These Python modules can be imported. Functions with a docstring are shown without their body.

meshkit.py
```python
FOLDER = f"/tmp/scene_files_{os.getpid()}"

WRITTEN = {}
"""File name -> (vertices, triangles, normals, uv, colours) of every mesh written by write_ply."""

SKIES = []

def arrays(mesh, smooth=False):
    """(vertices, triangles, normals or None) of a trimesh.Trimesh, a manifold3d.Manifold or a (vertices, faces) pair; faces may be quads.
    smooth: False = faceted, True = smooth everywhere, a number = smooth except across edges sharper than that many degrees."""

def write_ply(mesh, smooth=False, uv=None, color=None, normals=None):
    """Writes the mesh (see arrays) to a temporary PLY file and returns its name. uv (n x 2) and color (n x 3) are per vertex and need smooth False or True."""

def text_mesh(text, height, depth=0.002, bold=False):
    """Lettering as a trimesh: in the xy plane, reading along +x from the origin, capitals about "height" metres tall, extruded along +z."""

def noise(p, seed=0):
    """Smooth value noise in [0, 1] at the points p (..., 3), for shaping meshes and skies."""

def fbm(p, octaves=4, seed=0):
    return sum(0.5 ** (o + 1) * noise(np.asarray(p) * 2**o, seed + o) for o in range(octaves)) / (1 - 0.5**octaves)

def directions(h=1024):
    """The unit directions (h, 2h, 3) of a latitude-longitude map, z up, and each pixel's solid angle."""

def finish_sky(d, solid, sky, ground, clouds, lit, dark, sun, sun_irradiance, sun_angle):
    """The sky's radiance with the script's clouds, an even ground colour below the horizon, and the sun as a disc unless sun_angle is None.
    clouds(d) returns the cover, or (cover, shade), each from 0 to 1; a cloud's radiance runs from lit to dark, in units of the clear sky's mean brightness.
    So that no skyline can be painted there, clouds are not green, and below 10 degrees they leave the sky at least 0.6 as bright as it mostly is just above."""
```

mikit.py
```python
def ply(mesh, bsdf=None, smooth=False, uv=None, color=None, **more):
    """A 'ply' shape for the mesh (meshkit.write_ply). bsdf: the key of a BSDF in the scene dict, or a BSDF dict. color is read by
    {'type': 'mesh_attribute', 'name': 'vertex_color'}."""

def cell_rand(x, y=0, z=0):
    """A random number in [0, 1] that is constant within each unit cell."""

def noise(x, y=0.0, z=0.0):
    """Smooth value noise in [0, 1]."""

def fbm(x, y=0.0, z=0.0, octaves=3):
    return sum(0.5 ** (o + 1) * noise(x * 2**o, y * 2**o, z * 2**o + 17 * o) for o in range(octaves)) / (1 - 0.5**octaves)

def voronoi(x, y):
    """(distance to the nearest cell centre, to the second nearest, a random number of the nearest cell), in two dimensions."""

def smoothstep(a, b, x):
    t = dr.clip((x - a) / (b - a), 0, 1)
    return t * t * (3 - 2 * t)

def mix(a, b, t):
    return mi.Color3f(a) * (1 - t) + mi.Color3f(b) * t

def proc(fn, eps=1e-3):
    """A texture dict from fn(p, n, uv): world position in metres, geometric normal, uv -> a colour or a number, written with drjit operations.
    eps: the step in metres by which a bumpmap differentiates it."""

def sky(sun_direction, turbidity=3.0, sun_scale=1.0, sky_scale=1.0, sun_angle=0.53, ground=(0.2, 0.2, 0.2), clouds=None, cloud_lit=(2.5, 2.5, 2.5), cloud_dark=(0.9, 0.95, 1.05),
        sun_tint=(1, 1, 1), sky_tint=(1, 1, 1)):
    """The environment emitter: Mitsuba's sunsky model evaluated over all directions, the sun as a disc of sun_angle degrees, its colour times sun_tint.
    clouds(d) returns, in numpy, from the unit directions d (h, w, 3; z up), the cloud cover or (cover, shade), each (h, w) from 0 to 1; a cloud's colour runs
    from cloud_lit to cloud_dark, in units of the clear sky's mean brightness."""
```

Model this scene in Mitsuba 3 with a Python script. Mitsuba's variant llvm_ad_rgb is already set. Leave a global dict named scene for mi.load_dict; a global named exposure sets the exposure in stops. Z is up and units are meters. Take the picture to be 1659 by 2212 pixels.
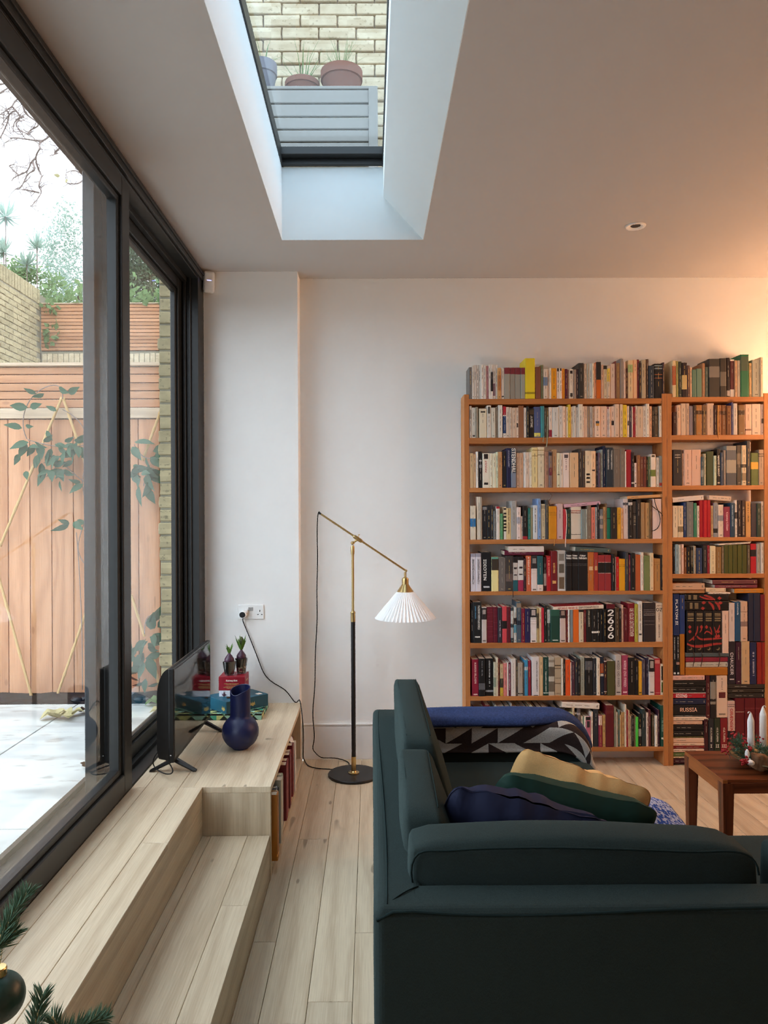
import math, random
import numpy as np, trimesh, manifold3d as m3
import drjit as dr
import mitsuba as mi
import mikit, meshkit
from mikit import noise, fbm, cell_rand, smoothstep, mix, proc
from scipy.interpolate import CubicSpline

random.seed(7)
RNG = np.random.default_rng(7)
T = mi.ScalarTransform4f
scene, labels = {'type': 'scene'}, {}

# ---------------------------------------------------------------- camera, sky, exposure
F, YAW, ROLL, EYE = 1620.0, 0.006, 0.005, (0.0, 0.0, 1.43)
CX, CY = 801 + YAW * F, 1110.0
scene['camera'] = {'type': 'perspective', 'fov': math.degrees(2 * math.atan(829.5 / F)), 'fov_axis': 'x', 'near_clip': 0.05, 'far_clip': 200.0,
                   'principal_point_offset_x': -(CX - 829.5) / 1659, 'principal_point_offset_y': -(CY - 1106) / 2212,
                   'to_world': T().look_at(origin=EYE, target=[math.sin(YAW), math.cos(YAW), EYE[2]], up=[ROLL, 0, 1])}
exposure = 1.4
scene['sky'] = mikit.sky((-0.55, -0.25, 0.8), turbidity=4.0, sun_scale=0.0, sky_scale=7.0, ground=(0.3, 0.3, 0.3),
                         clouds=lambda d: (np.full(d.shape[:2], 0.97), 0.35 * meshkit.fbm(d * 3.0, 4)),
                         cloud_lit=(1.85, 2.12, 2.36), cloud_dark=(1.42, 1.6, 1.8))
LAMP_WARM = (1.0, 0.52, 0.27)
LAMP_POWER, PENDANT_POWER = 12.5, 17.0


def ray(px, py):
    dx, dy = px - CX, py - CY
    x, z = (dx - ROLL * dy) / F, -(dy + ROLL * dx) / F
    return np.array([x * math.cos(YAW) + math.sin(YAW), math.cos(YAW) - x * math.sin(YAW), z])


def at(px, py, X=None, Y=None, Z=None):
    """The point of the room that the pixel shows, on the plane X, Y or Z."""
    d, o = ray(px, py), np.array(EYE)
    k = (X - o[0]) / d[0] if X is not None else (Y - o[1]) / d[1] if Y is not None else (Z - o[2]) / d[2]
    return o + k * d


# ---------------------------------------------------------------- names and helpers
USED = set()


def num(key):
    k, i = key, 0
    while k in USED:
        i += 1
        k = f'{key}_{i:03d}'
    USED.add(k)
    return k


def tag(key, label=None, cat=None, group=None, kind=None):
    e = labels.setdefault(key, {})
    for a, b in (('label', label), ('category', cat), ('group', group), ('kind', kind)):
        if b:
            e[a] = b
    return key


def thing(name, label, cat, group=None, kind=None):
    return tag(num(name), label, cat, group, kind)


def put(key, mesh, bsdf, smooth=False, label=None, kind=None, **kw):
    """One mesh, one entry: the key of a thing, or thing__part."""
    k = key if key in USED and key not in scene and '__' not in key and not any(x.startswith(key + '__') for x in scene) else num(key)
    scene[k] = mesh if isinstance(mesh, dict) else mikit.ply(mesh, bsdf, smooth=smooth, **kw)
    if label or kind:
        tag(k, label, kind=kind)
    return k


def solo(name, mesh, bsdf, label, cat, smooth=False, group=None, kind=None, **kw):
    return tag(put(name, mesh, bsdf, smooth, **kw), label, cat, group, kind)


def lin(h):
    c = np.array([int(h[i:i + 2], 16) for i in (0, 2, 4)]) / 255.0
    return np.where(c <= 0.04045, c / 12.92, ((c + 0.055) / 1.055) ** 2.4)


def col(h):
    return mi.Color3f(*[float(x) for x in lin(h)])


def mat(name, color, rough=0.6, spec=0.5, **kw):
    base = {'type': 'rgb', 'value': [float(x) for x in lin(color)]} if isinstance(color, str) else color
    scene[name] = {'type': 'twosided', 'bsdf': {'type': 'principled', 'base_color': base, 'roughness': rough, 'specular': spec, **kw}}
    return name


def box(x0, y0, z0, x1, y1, z1, b=0.0):
    """A box with chamfered edges."""
    if b <= 0:
        m = trimesh.creation.box((x1 - x0, y1 - y0, z1 - z0))
        m.apply_translation(((x0 + x1) / 2, (y0 + y1) / 2, (z0 + z1) / 2))
        return m
    pts = []
    for X, sx in ((x0, 1), (x1, -1)):
        for Y, sy in ((y0, 1), (y1, -1)):
            for Z, sz in ((z0, 1), (z1, -1)):
                pts += [(X, Y + sy * b, Z + sz * b), (X + sx * b, Y, Z + sz * b), (X + sx * b, Y + sy * b, Z)]
    return trimesh.convex.convex_hull(np.array(pts))


BALL = trimesh.creation.icosphere(subdivisions=2).vertices


def rbox(x0, y0, z0, x1, y1, z1, r):
    """A box with rounded edges."""
    pts = [BALL * r + (X, Y, Z) for X in (x0 + r, x1 - r) for Y in (y0 + r, y1 - r) for Z in (z0 + r, z1 - r)]
    return trimesh.convex.convex_hull(np.vstack(pts))


def join(*ms):
    return trimesh.util.concatenate([m for m in ms])


def grid_faces(n, m, wrap=False):
    f = []
    for i in range(n - 1):
        for j in range(m if wrap else m - 1):
            a, b = i * m + j, i * m + (j + 1) % m
            f += [(a, b, b + m), (a, b + m, a + m)]
    return f


def tube(points, r, sides=8, n=None, caps=True):
    p = np.asarray(points, float)
    if n:
        t = np.r_[0, np.cumsum(np.linalg.norm(np.diff(p, axis=0), axis=1))]
        p = CubicSpline(t, p)(np.linspace(0, t[-1], n))
    r = np.broadcast_to(r, (len(p),)) if np.ndim(r) == 0 or len(r) == len(p) else np.interp(np.linspace(0, 1, len(p)), np.linspace(0, 1, len(r)), r)
    tg = np.gradient(p, axis=0)
    tg /= np.linalg.norm(tg, axis=1, keepdims=True) + 1e-12
    a = np.cross(tg[0], (0, 0, 1) if abs(tg[0][2]) < 0.9 else (1, 0, 0))
    rings, ang = [], np.arange(sides) * 2 * np.pi / sides
    for i in range(len(p)):
        a = a - tg[i] * (a @ tg[i])
        a /= np.linalg.norm(a) + 1e-12
        b = np.cross(tg[i], a)
        rings.append(p[i] + r[i] * (np.cos(ang)[:, None] * a + np.sin(ang)[:, None] * b))
    v = np.vstack(rings)
    f = grid_faces(len(p), sides, True)
    if caps:
        v = np.vstack([v, p[0], p[-1]])
        k = len(v)
        for j in range(sides):
            f += [(k - 2, (j + 1) % sides, j), (k - 1, (len(p) - 1) * sides + j, (len(p) - 1) * sides + (j + 1) % sides)]
    return trimesh.Trimesh(v, f, process=False)


def lathe(profile, n=40, at_=(0, 0, 0), axis=None):
    m = trimesh.creation.revolve(np.array(profile, float), sections=n)
    if axis is not None:
        m.apply_transform(trimesh.geometry.align_vectors((0, 0, 1), axis))
    m.apply_translation(at_)
    return m


def prism(poly, h, m=None):
    from shapely.geometry import Polygon
    e = trimesh.creation.extrude_polygon(Polygon(poly), h, engine='earcut')
    if m is not None:
        e.apply_transform(m)
    return e


def frame(o, x, y, z):
    m = np.eye(4)
    m[:3, 0], m[:3, 1], m[:3, 2], m[:3, 3] = x, y, z, o
    return m


SUB = trimesh.creation.box((2, 2, 2)).subdivide().subdivide().subdivide().subdivide()


def cushion(size, r, bulge=(0, 0, 0), wob=0.0, seed=0):
    s = np.array(size, float) / 2
    g = np.array(SUB.vertices)
    p = g * s
    q = np.clip(p, -(s - r), s - r)
    d = p - q
    p = q + d / (np.linalg.norm(d, axis=1, keepdims=True) + 1e-9) * r
    for a in range(3):
        b, c = [k for k in range(3) if k != a]
        p[:, a] += np.sign(g[:, a]) * (np.abs(g[:, a]) > 0.9) * bulge[a] * (1 - g[:, b] ** 2) * (1 - g[:, c] ** 2)
    if wob:
        nrm = p / (np.linalg.norm(p, axis=1, keepdims=True) + 1e-9)
        p += nrm * wob * (meshkit.fbm(p * 9 + seed * 7, 3, seed)[:, None] - 0.5)
    return trimesh.Trimesh(p, SUB.faces.copy(), process=False)


def pillow(w, h, t, wob=0.0, seed=0, n=26):
    u, v = np.meshgrid(np.linspace(-1, 1, n), np.linspace(-1, 1, n), indexing='ij')
    e = np.clip((1 - np.abs(u) ** 2.2) * (1 - np.abs(v) ** 2.2), 0, 1) ** 0.5
    rc = 1 - .11 * np.abs(u * v) ** 5
    x, y = u * w / 2 * (1 - 0.07 * (1 - v * v) * u * u) * rc, v * h / 2 * (1 - 0.07 * (1 - u * u) * v * v) * rc
    vs, fs = [], []
    for s in (1, -1):
        z = s * t / 2 * e
        p = np.stack([x, y, z], -1).reshape(-1, 3)
        if wob:
            fold = meshkit.fbm(p * 11 + seed * 5.3, 3, seed) - 0.5
            p[:, 2] += s * wob * fold * (0.25 + e.reshape(-1))
            p[:, 1] += 0.5 * wob * (meshkit.noise(p[:, [0, 0, 0]] * 16 + seed) - 0.5)
        f = np.array(grid_faces(n, n))
        fs.append((f if s > 0 else f[:, ::-1]) + len(vs) * n * n)
        vs.append(p)
    m = trimesh.Trimesh(np.vstack(vs), np.vstack(fs), process=False)
    m.merge_vertices(digits_vertex=5)
    return m


def place(m, o, x, y, z):
    m = m.copy()
    m.apply_transform(frame(o, x, y, z))
    return m


def unit(v):
    v = np.asarray(v, float)
    return v / np.linalg.norm(v)


def soft_floor(m, z, k=0.02):
    v = np.array(m.vertices)
    d = v[:, 2] - z
    v[:, 2] = z + np.where(d > k, d, k * np.exp(np.clip((d - k) / k, -4, 0)) * 0.9 + 0.001)
    m.vertices = v
    return m


WID = [0]


def wooden(mesh, axis):
    """(mesh, uv) with u along the grain (metres) and v across it, plus ten metres per piece so that each piece has its own grain."""
    WID[0] += 1
    tri = np.array(mesh.triangles)
    nrm = np.abs(np.cross(tri[:, 1] - tri[:, 0], tri[:, 2] - tri[:, 0]))
    others = [k for k in range(3) if k != axis]
    v = tri.reshape(-1, 3)
    pick = np.where(nrm[:, others[0]] > nrm[:, others[1]], others[1], others[0])
    cross = np.take_along_axis(tri, pick[:, None, None].repeat(3, 1), 2)[:, :, 0].reshape(-1)
    u = v[:, axis].copy()
    end = (nrm[:, axis] > nrm[:, others].max(1)).repeat(3)
    u[end] = v[end][:, others[0]] * 0.2
    return trimesh.Trimesh(v, np.arange(len(v)).reshape(-1, 3), process=False), np.stack([u, cross + WID[0] * 10 + 3], 1)


def wood_put(key, mesh, bsdf, axis, **kw):
    m, uv = wooden(mesh, axis)
    return put(key, m, bsdf, uv=uv, **kw)


# ---------------------------------------------------------------- materials
def wood_tex(light, dark, streak, vary=0.16, ring=42.0, contrast=0.75, knots=0.0):
    L, D, S = lin(light), lin(dark), lin(streak)

    def f(p, n, uv):
        u, v = uv.x, uv.y
        k = dr.floor(v / 10)
        v = v - k * 10
        warp = 2.6 * noise(u * 0.9, v * 5.0, k * 3.7) + 0.7 * noise(u * 3.5, v * 16, k)
        r = 0.5 + 0.5 * dr.sin((v * ring + warp * 2.2 + k) * 2.0)
        fine = noise(u * 14, v * 420, k)
        t = dr.clip(contrast * (0.55 * r * r + 0.45 * noise(u * 0.8, v * 22, k)) + 0.35 * (fine - 0.5), 0, 1)
        c = mix(mi.Color3f(*map(float, L)), mi.Color3f(*map(float, D)), t)
        if knots:
            q = smoothstep(0.90, 0.96, noise(u * 8 + k * 1.7, v * 24, k)) * smoothstep(0.35, 0.6, noise(u * 1.3, k * 2.3)) * knots
            c = mix(c, mi.Color3f(*map(float, S)), q)
        return c * (1 - vary / 2 + vary * cell_rand(k, 3.0, 1.0))

    return proc(f)


mat('mat_oak', wood_tex('cfbea2', 'ab9476', '6a5a46', 0.14, 34, 0.6, 0.6), 0.42, 0.35)
mat('mat_pine', wood_tex('bd7f49', '93572b', '452110', 0.10, 30, 0.6, 0.9), 0.5, 0.4)
mat('mat_cedar', wood_tex('c69470', 'a5714f', '70432a', 0.22, 26, 0.75, 0.3), 0.75, 0.2)
mat('mat_weathered', wood_tex('cdb79c', 'a58d74', '6a5a4a', 0.15, 26, 0.7, 0.5), 0.85, 0.2)
mat('mat_rosewood', wood_tex('7a3d1f', '2f130a', '1a0905', 0.06, 55, 1.0), 0.35, 0.5)
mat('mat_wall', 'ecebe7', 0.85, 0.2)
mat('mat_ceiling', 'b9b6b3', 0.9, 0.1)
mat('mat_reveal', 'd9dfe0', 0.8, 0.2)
mat('mat_skirting', 'e8e8e6', 0.5, 0.4)
mat('mat_frame', '202120', 0.42, 0.5)
mat('mat_frame_outer', '4a4845', 0.5, 0.5)
mat('mat_black', '0d0d0e', 0.4, 0.5)
mat('mat_rubber', '101010', 0.6, 0.4)
mat('mat_white_plastic', 'e9e9e6', 0.35, 0.5)
mat('mat_grey_plastic', '9a9a98', 0.4, 0.5)
mat('mat_screen', '060607', 0.06, 0.7)
mat('mat_brass', 'c9ae78', 0.27, 0.5, metallic=1.0)
mat('mat_gold', '75654a', 0.55, 0.5, metallic=1.0)
mat('mat_shade', 'f4f4f2', 0.8, 0.2)
mat('mat_wax', 'f2efe9', 0.45, 0.4)
scene['mat_glass'] = {'type': 'thindielectric', 'int_ior': 1.5}
scene['mat_tinted_glass'] = {'type': 'thindielectric', 'int_ior': 1.5, 'specular_transmittance': {'type': 'rgb', 'value': [.60, .68, .73]}}
scene['mat_cup'] = {'type': 'thindielectric', 'int_ior': 1.45}


def fabric(c, amt=0.25, freq=900.0):
    C = lin(c)

    def f(p, n, uv):
        w = noise(p.x * freq, p.y * freq, p.z * freq) - 0.5
        s = fbm(p.x * 6, p.y * 6, p.z * 6) - 0.5
        return mi.Color3f(*map(float, C)) * (1 + amt * w + 0.12 * s)

    return proc(f)


mat('mat_sofa', fabric('2b3635', 0.4), 0.95, 0.1, sheen=0.12, sheen_tint=0.2)
mat('mat_piping', '1b2828', 0.9, 0.1)
mat('mat_navy_velvet', '171c33', 0.75, 0.2, sheen=0.15, sheen_tint=0.9)
mat('mat_green_velvet', '122e26', 0.75, 0.2, sheen=0.25, sheen_tint=0.9)
mat('mat_tan_cotton', fabric('d6ab72', 0.15, 500), 0.9, 0.1)
mat('mat_blue_wool', fabric('33436c', 0.6, 260), 0.95, 0.1, sheen=0.2)


def weave_tex(p, n, uv):
    a = noise(p.x * 260, p.y * 110) * 0.6 + noise(p.x * 110, p.y * 300) * 0.4
    return mix(col('2c4894'), col('b9c1d8'), smoothstep(0.47, 0.53, a) * 0.8)


mat('mat_blue_weave', proc(weave_tex), 0.9, 0.1)
mat('mat_blue_plain', '4a68b4', 0.9, 0.1)


def plaid_tex(p, n, uv):
    # rows of triangles, light grey on dark brown, their points meeting
    u, v = uv.x * 9.5, uv.y * 17.0
    u = u + 0.35 * dr.floor(v)
    i, j = dr.floor(u), dr.floor(v)
    a, b = u - i, v - j
    h = cell_rand(i, j, 5)
    up = dr.select(h < 0.5, a + b < 1, b < a)
    flip = cell_rand(i, j, 9) < 0.5
    on = dr.select(flip, up, ~up)
    wool = 1 + 0.35 * (noise(uv.x * 420, uv.y * 420) - 0.5)
    return dr.select(on, col('b9b9b4'), col('3c3230')) * wool


mat('mat_plaid', proc(plaid_tex), 0.95, 0.1)
scene['mat_book'] = {'type': 'twosided', 'bsdf': {'type': 'principled', 'base_color': {'type': 'mesh_attribute', 'name': 'vertex_color'}, 'roughness': 0.5, 'specular': 0.4}}
mat('mat_pages', 'e0d6c2', 0.9, 0.1)


def brick_tex(a, b, dark):
    A, B, Dk = lin(a), lin(b), lin(dark)

    def f(p, n, uv):
        k = cell_rand(dr.floor(p.x * 4.3 + p.y * 4.3), dr.floor(p.z * 13.33), 2)
        t = fbm(p.x * 22, p.y * 22, p.z * 22)
        c = mix(mi.Color3f(*map(float, A)), mi.Color3f(*map(float, B)), dr.clip(0.5 * k + 0.7 * t - 0.15, 0, 1))
        return mix(c, mi.Color3f(*map(float, Dk)), smoothstep(0.62, 0.78, fbm(p.x * 60, p.y * 60, p.z * 60)) * 0.5)

    return proc(f)


mat('mat_brick', brick_tex('b5a684', '8f8266', '4f4a3c'), 0.95, 0.1)
mat('mat_brick_pale', brick_tex('d6c8ac', 'b5a182', '8a7558'), 0.95, 0.1)
mat('mat_mortar', '8d8674', 0.95, 0.1)
mat('mat_mortar_hazed', 'b8ae9a', 0.95, 0.1)  # lightened mortar, haze of the skylight glass put into its colour


def stone_tex(p, n, uv):
    t = fbm(p.x * 2.6, p.y * 7.0, p.z * 2)
    s = fbm(p.x * 11 + 5, p.y * 26, p.z * 5)
    c = mix(col('bcc0bc'), col('999c9a'), smoothstep(0.4, 0.75, t))
    return mix(c, col('857f78'), smoothstep(0.58, 0.75, s) * 0.5)


mat('mat_stone', proc(stone_tex), 0.6, 0.3)
mat('mat_joint', '6f6d69', 0.9, 0.1)
mat('mat_soil', '2e2722', 0.98, 0.05)
mat('mat_bamboo', 'c2a06c', 0.6, 0.3)
mat('mat_twig', '85766f', 0.9, 0.1)  # lightened: haze and overexposure of the hanging twigs put into the colour
mat('mat_bark', '4a3a2c', 0.95, 0.1)


def leaf(name, c, trans=0.6):
    scene[name] = {'type': 'principledthin', 'base_color': {'type': 'rgb', 'value': [float(x) for x in lin(c)]}, 'roughness': 0.5, 'diff_trans': trans, 'spec_trans': 0.0, 'eta': 1.4}
    return name


leaf('mat_leaf_jasmine', '506a55', 0.5)
leaf('mat_leaf_ivy', '7c9668', 0.8)
leaf('mat_leaf_ever', '66785e', 0.7)
leaf('mat_leaf_washed', 'a5b8a8', 0.9)  # overexposed, hazy look of the far foliage put into the colour
leaf('mat_leaf_hyacinth', '5c7c3a', 0.5)
leaf('mat_leaf_fallen', 'b5ac80', 0.3)
leaf('mat_needle', '5d7862', 0.3)
mat('mat_terracotta', '80594c', 0.9, 0.1)
mat('mat_pot_blue', '77757c', 0.8, 0.2)
mat('mat_crate', '8f8b85', 0.85, 0.15)
# ---------------------------------------------------------------- the room
CEIL, YB, YP = 2.807, 4.39, 4.257      # ceiling height, back wall, pilaster front


def struct(name, mesh, m, smooth=False, **kw):
    return tag(put(name, mesh, m, smooth, **kw), kind='structure')


def man(m):
    return m3.Manifold(m3.Mesh(np.array(m.vertices, np.float32), np.array(m.faces, np.uint32)))


def tri(mf):
    q = mf.to_mesh()
    return trimesh.Trimesh(q.vert_properties[:, :3], q.tri_verts, process=False)


struct('wall_back', box(-0.41, YB, 0, 5.2, 4.52, CEIL), 'mat_wall')
struct('wall_return', box(-1.13, YP, 0, -0.41, 4.52, CEIL), 'mat_wall')
struct('wall_right', box(5.2, -4, 0, 5.3, 4.52, CEIL), 'mat_wall')
struct('wall_front', box(-1.13, -4.1, 0, 5.3, -4, CEIL), 'mat_wall')
struct('wall_left', box(-1.13, -4, 0, -0.95, 0.68, CEIL), 'mat_wall')  # unseen; carried forward in place of glazing to darken the room
struct('wall_plinth', box(-1.13, -1.5, 0, -1.0, YP, 0.30), 'mat_mortar')

light_at = at(1373, 488, Z=CEIL)
well = prism([(-0.44, 2.7), (-0.44, 3.4), (0.072, 3.4), (0.072, 3.023), (0.272, CEIL), (0.272 + 0.1, 2.7)], 2.77,
             frame((0, 3.768, 0), (1, 0, 0), (0, 0, 1), (0, -1, 0)))
hole = trimesh.creation.cylinder(0.036, 0.12, sections=32)
hole.apply_translation((light_at[0], light_at[1], CEIL))
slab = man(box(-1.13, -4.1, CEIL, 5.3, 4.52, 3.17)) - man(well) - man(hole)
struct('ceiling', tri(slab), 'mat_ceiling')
e = .0015
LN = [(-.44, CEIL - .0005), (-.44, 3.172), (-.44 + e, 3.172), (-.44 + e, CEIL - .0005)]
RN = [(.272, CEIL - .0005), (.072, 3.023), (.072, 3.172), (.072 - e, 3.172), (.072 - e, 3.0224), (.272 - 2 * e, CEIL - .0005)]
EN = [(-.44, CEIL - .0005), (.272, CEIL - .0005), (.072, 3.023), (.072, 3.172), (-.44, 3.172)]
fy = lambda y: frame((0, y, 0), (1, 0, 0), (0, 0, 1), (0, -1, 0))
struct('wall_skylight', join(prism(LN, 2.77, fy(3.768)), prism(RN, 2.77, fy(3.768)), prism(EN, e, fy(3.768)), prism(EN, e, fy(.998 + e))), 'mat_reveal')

# ceiling downlight, switched off
k = thing('downlight', 'small round white recessed downlight in the ceiling, switched off', 'downlight')
put(k + '__trim', lathe([(0.034, 0.004), (0.034, -0.004), (0.045, -0.005), (0.048, 0.0), (0.045, 0.003), (0.034, 0.004)], 40, (light_at[0], light_at[1], CEIL - 0.001)), 'mat_white_plastic', 30)
put(k + '__baffle', lathe([(0.0345, -0.003), (0.024, -0.0005), (0.0225, 0.002)], 32, (light_at[0], light_at[1], CEIL)), 'mat_white_plastic', 30)
put(k + '__lens', lathe([(0.0, -0.0012), (0.0225, -0.0012), (0.0225, 0.004), (0, 0.004)], 24, (light_at[0], light_at[1], CEIL)), 'mat_black')  # black disc near the rim, paints in the dark of the recess

# skylight: black frame and pane over the well
k = tag(num('window_4'), 'frameless skylight with a black bar at the end of its white well', kind='structure')
put(k + '__frame_bar', join(box(-0.47, 3.70, 3.205, 0.10, 3.83, 3.245, 0.003), box(-0.44, 3.745, 3.175, 0.072, 3.768, 3.205, 0.002)), 'mat_frame')
put(k + '__frame_bar', box(-0.50, 0.98, 3.175, -0.432, 3.80, 3.245, 0.003), 'mat_frame')
put(k + '__frame_bar', box(0.066, 0.98, 3.175, 0.14, 3.80, 3.245, 0.003), 'mat_frame')
put(k + '__frame_bar', box(-0.47, 0.93, 3.175, 0.10, 1.02, 3.245, 0.003), 'mat_frame')
put(k + '__pane', trimesh.Trimesh([(-0.46, 0.98, 3.246), (0.10, 0.98, 3.246), (0.10, 3.81, 3.246), (-0.46, 3.81, 3.246)], [(0, 1, 2), (0, 2, 3)], process=False), 'mat_tinted_glass')

# floor: oak planks laid away from the camera
struct('floor', box(-0.45, -4, -0.06, 5.2, YB, -0.0125), 'mat_oak')
PW = 0.132
for c in range(-3, 27):
    xa, xb = -0.06 + PW * c, -0.06 + PW * (c + 1)
    xa = max(xa, -0.40)
    if xb <= xa:
        continue
    joints = [-4.0, -1.6 + RNG.uniform(-0.5, 0.5), 0.5 + RNG.uniform(-0.5, 0.5)]
    joints += {-3: [2.51], -2: [1.2, 3.3], -1: [2.2], 0: [2.56, 4.0]}.get(c, [1.9 + RNG.uniform(-0.6, 0.8), 3.6 + RNG.uniform(-0.4, 0.5)])
    joints = sorted(joints) + [YB]
    for a, b in zip(joints, joints[1:]):
        wood_put('floor__plank', box(xa + 0.0007, a + 0.0006, -0.0125, xb - 0.0007, b - 0.0006, 0, 0.0012), 'mat_oak', 1)

# skirting board with a shadow groove
def skirting(key, x0, x1, y):
    struct(key, join(box(x0, y - 0.018, 0.0, x1, y, 0.192, 0.001), box(x0, y - 0.011, 0.19, x1, y, 0.2), box(x0, y - 0.022, 0.199, x1, y, 0.207, 0.001)), 'mat_skirting')


skirting('baseboard_back', -0.405, 5.2, YB)

# ---------------------------------------------------------------- sliding garden doors
def sash(key, xi, xo, y0, y1, z0, z1, sw, rw, label, m='mat_frame'):
    k = tag(num(key), label, kind='structure')
    put(k + '__stile', box(xo, y0, z0, xi, y0 + sw, z1, 0.003), m)
    put(k + '__stile', box(xo, y1 - sw, z0, xi, y1, z1, 0.003), m)
    put(k + '__rail', box(xo, y0 + sw, z0, xi, y1 - sw, z0 + rw, 0.003), m)
    put(k + '__rail', box(xo, y0 + sw, z1 - rw, xi, y1 - sw, z1, 0.003), m)
    xm, e = (xi + xo) / 2, 0.024
    ya, yb, za, zb = y0 + sw, y1 - sw, z0 + rw, z1 - rw
    bead = join(box(xo + .006, ya, za, xi - .012, ya + e, zb, .004), box(xo + .006, yb - e, za, xi - .012, yb, zb, .004),
                box(xo + .006, ya, za, xi - .012, yb, za + e, .004), box(xo + .006, ya, zb - e, xi - .012, yb, zb, .004))
    put(k + '__bead', bead, m)
    put(k + '__pane', trimesh.Trimesh([(xm, ya, za), (xm, yb, za), (xm, yb, zb), (xm, ya, zb)], [(0, 1, 2), (0, 2, 3)], process=False), 'mat_glass')
    return k


sash('window_1', -0.94, -1.0, 0.75, 2.945, 0.368, 2.722, 0.088, 0.076, 'large sliding glass door panel in a dark grey metal frame')
sash('window_2', -1.03, -1.076, 2.815, 4.125, 0.372, 2.722, 0.08, 0.072, 'narrow view of the outer glass door panel beside the white pilaster')
put('window_2__interlock', box(-1.076, 2.895, 0.38, -1.001, 2.938, 2.715, .002), 'mat_frame')
k = tag(num('window_3'), 'dark grey fixed door frame with its tracks', kind='structure')
put(k + '__head', join(box(-1.10, 0.68, 2.730, -0.945, YP - .001, CEIL - .004, 0.002), box(-1.027, 0.68, 2.705, -1.003, 4.13, 2.735, 0.001)), 'mat_frame')
put(k + '__trim', join(box(-0.945, 0.68, 2.74, -0.932, YP - .001, CEIL - .012, 0.002), box(-0.95, 0.68, 2.765, -0.925, YP - .001, 2.772, 0.001)), 'mat_frame')
put(k + '__sill', join(box(-1.15, 0.68, 0.29, -0.945, YP - .001, 0.366, 0.002), box(-1.028, 0.68, 0.36, -1.003, 4.13, 0.385, 0.001), box(-1.15, 0.68, 0.35, -1.13, 4.13, 0.385, 0.001)), 'mat_frame')
put(k + '__jamb', join(box(-1.08, 4.125, 0.33, -0.942, YP - .001, 2.78, 0.002), box(-1.022, 4.105, 0.36, -1.008, 4.13, 2.75, .001), box(-0.99, 4.112, 0.36, -0.982, 4.13, 2.75, .001)), 'mat_frame')
put(k + '__jamb', box(-1.15, 0.63, 0.33, -0.942, 0.748, 2.78, 0.002), 'mat_frame')

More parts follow.
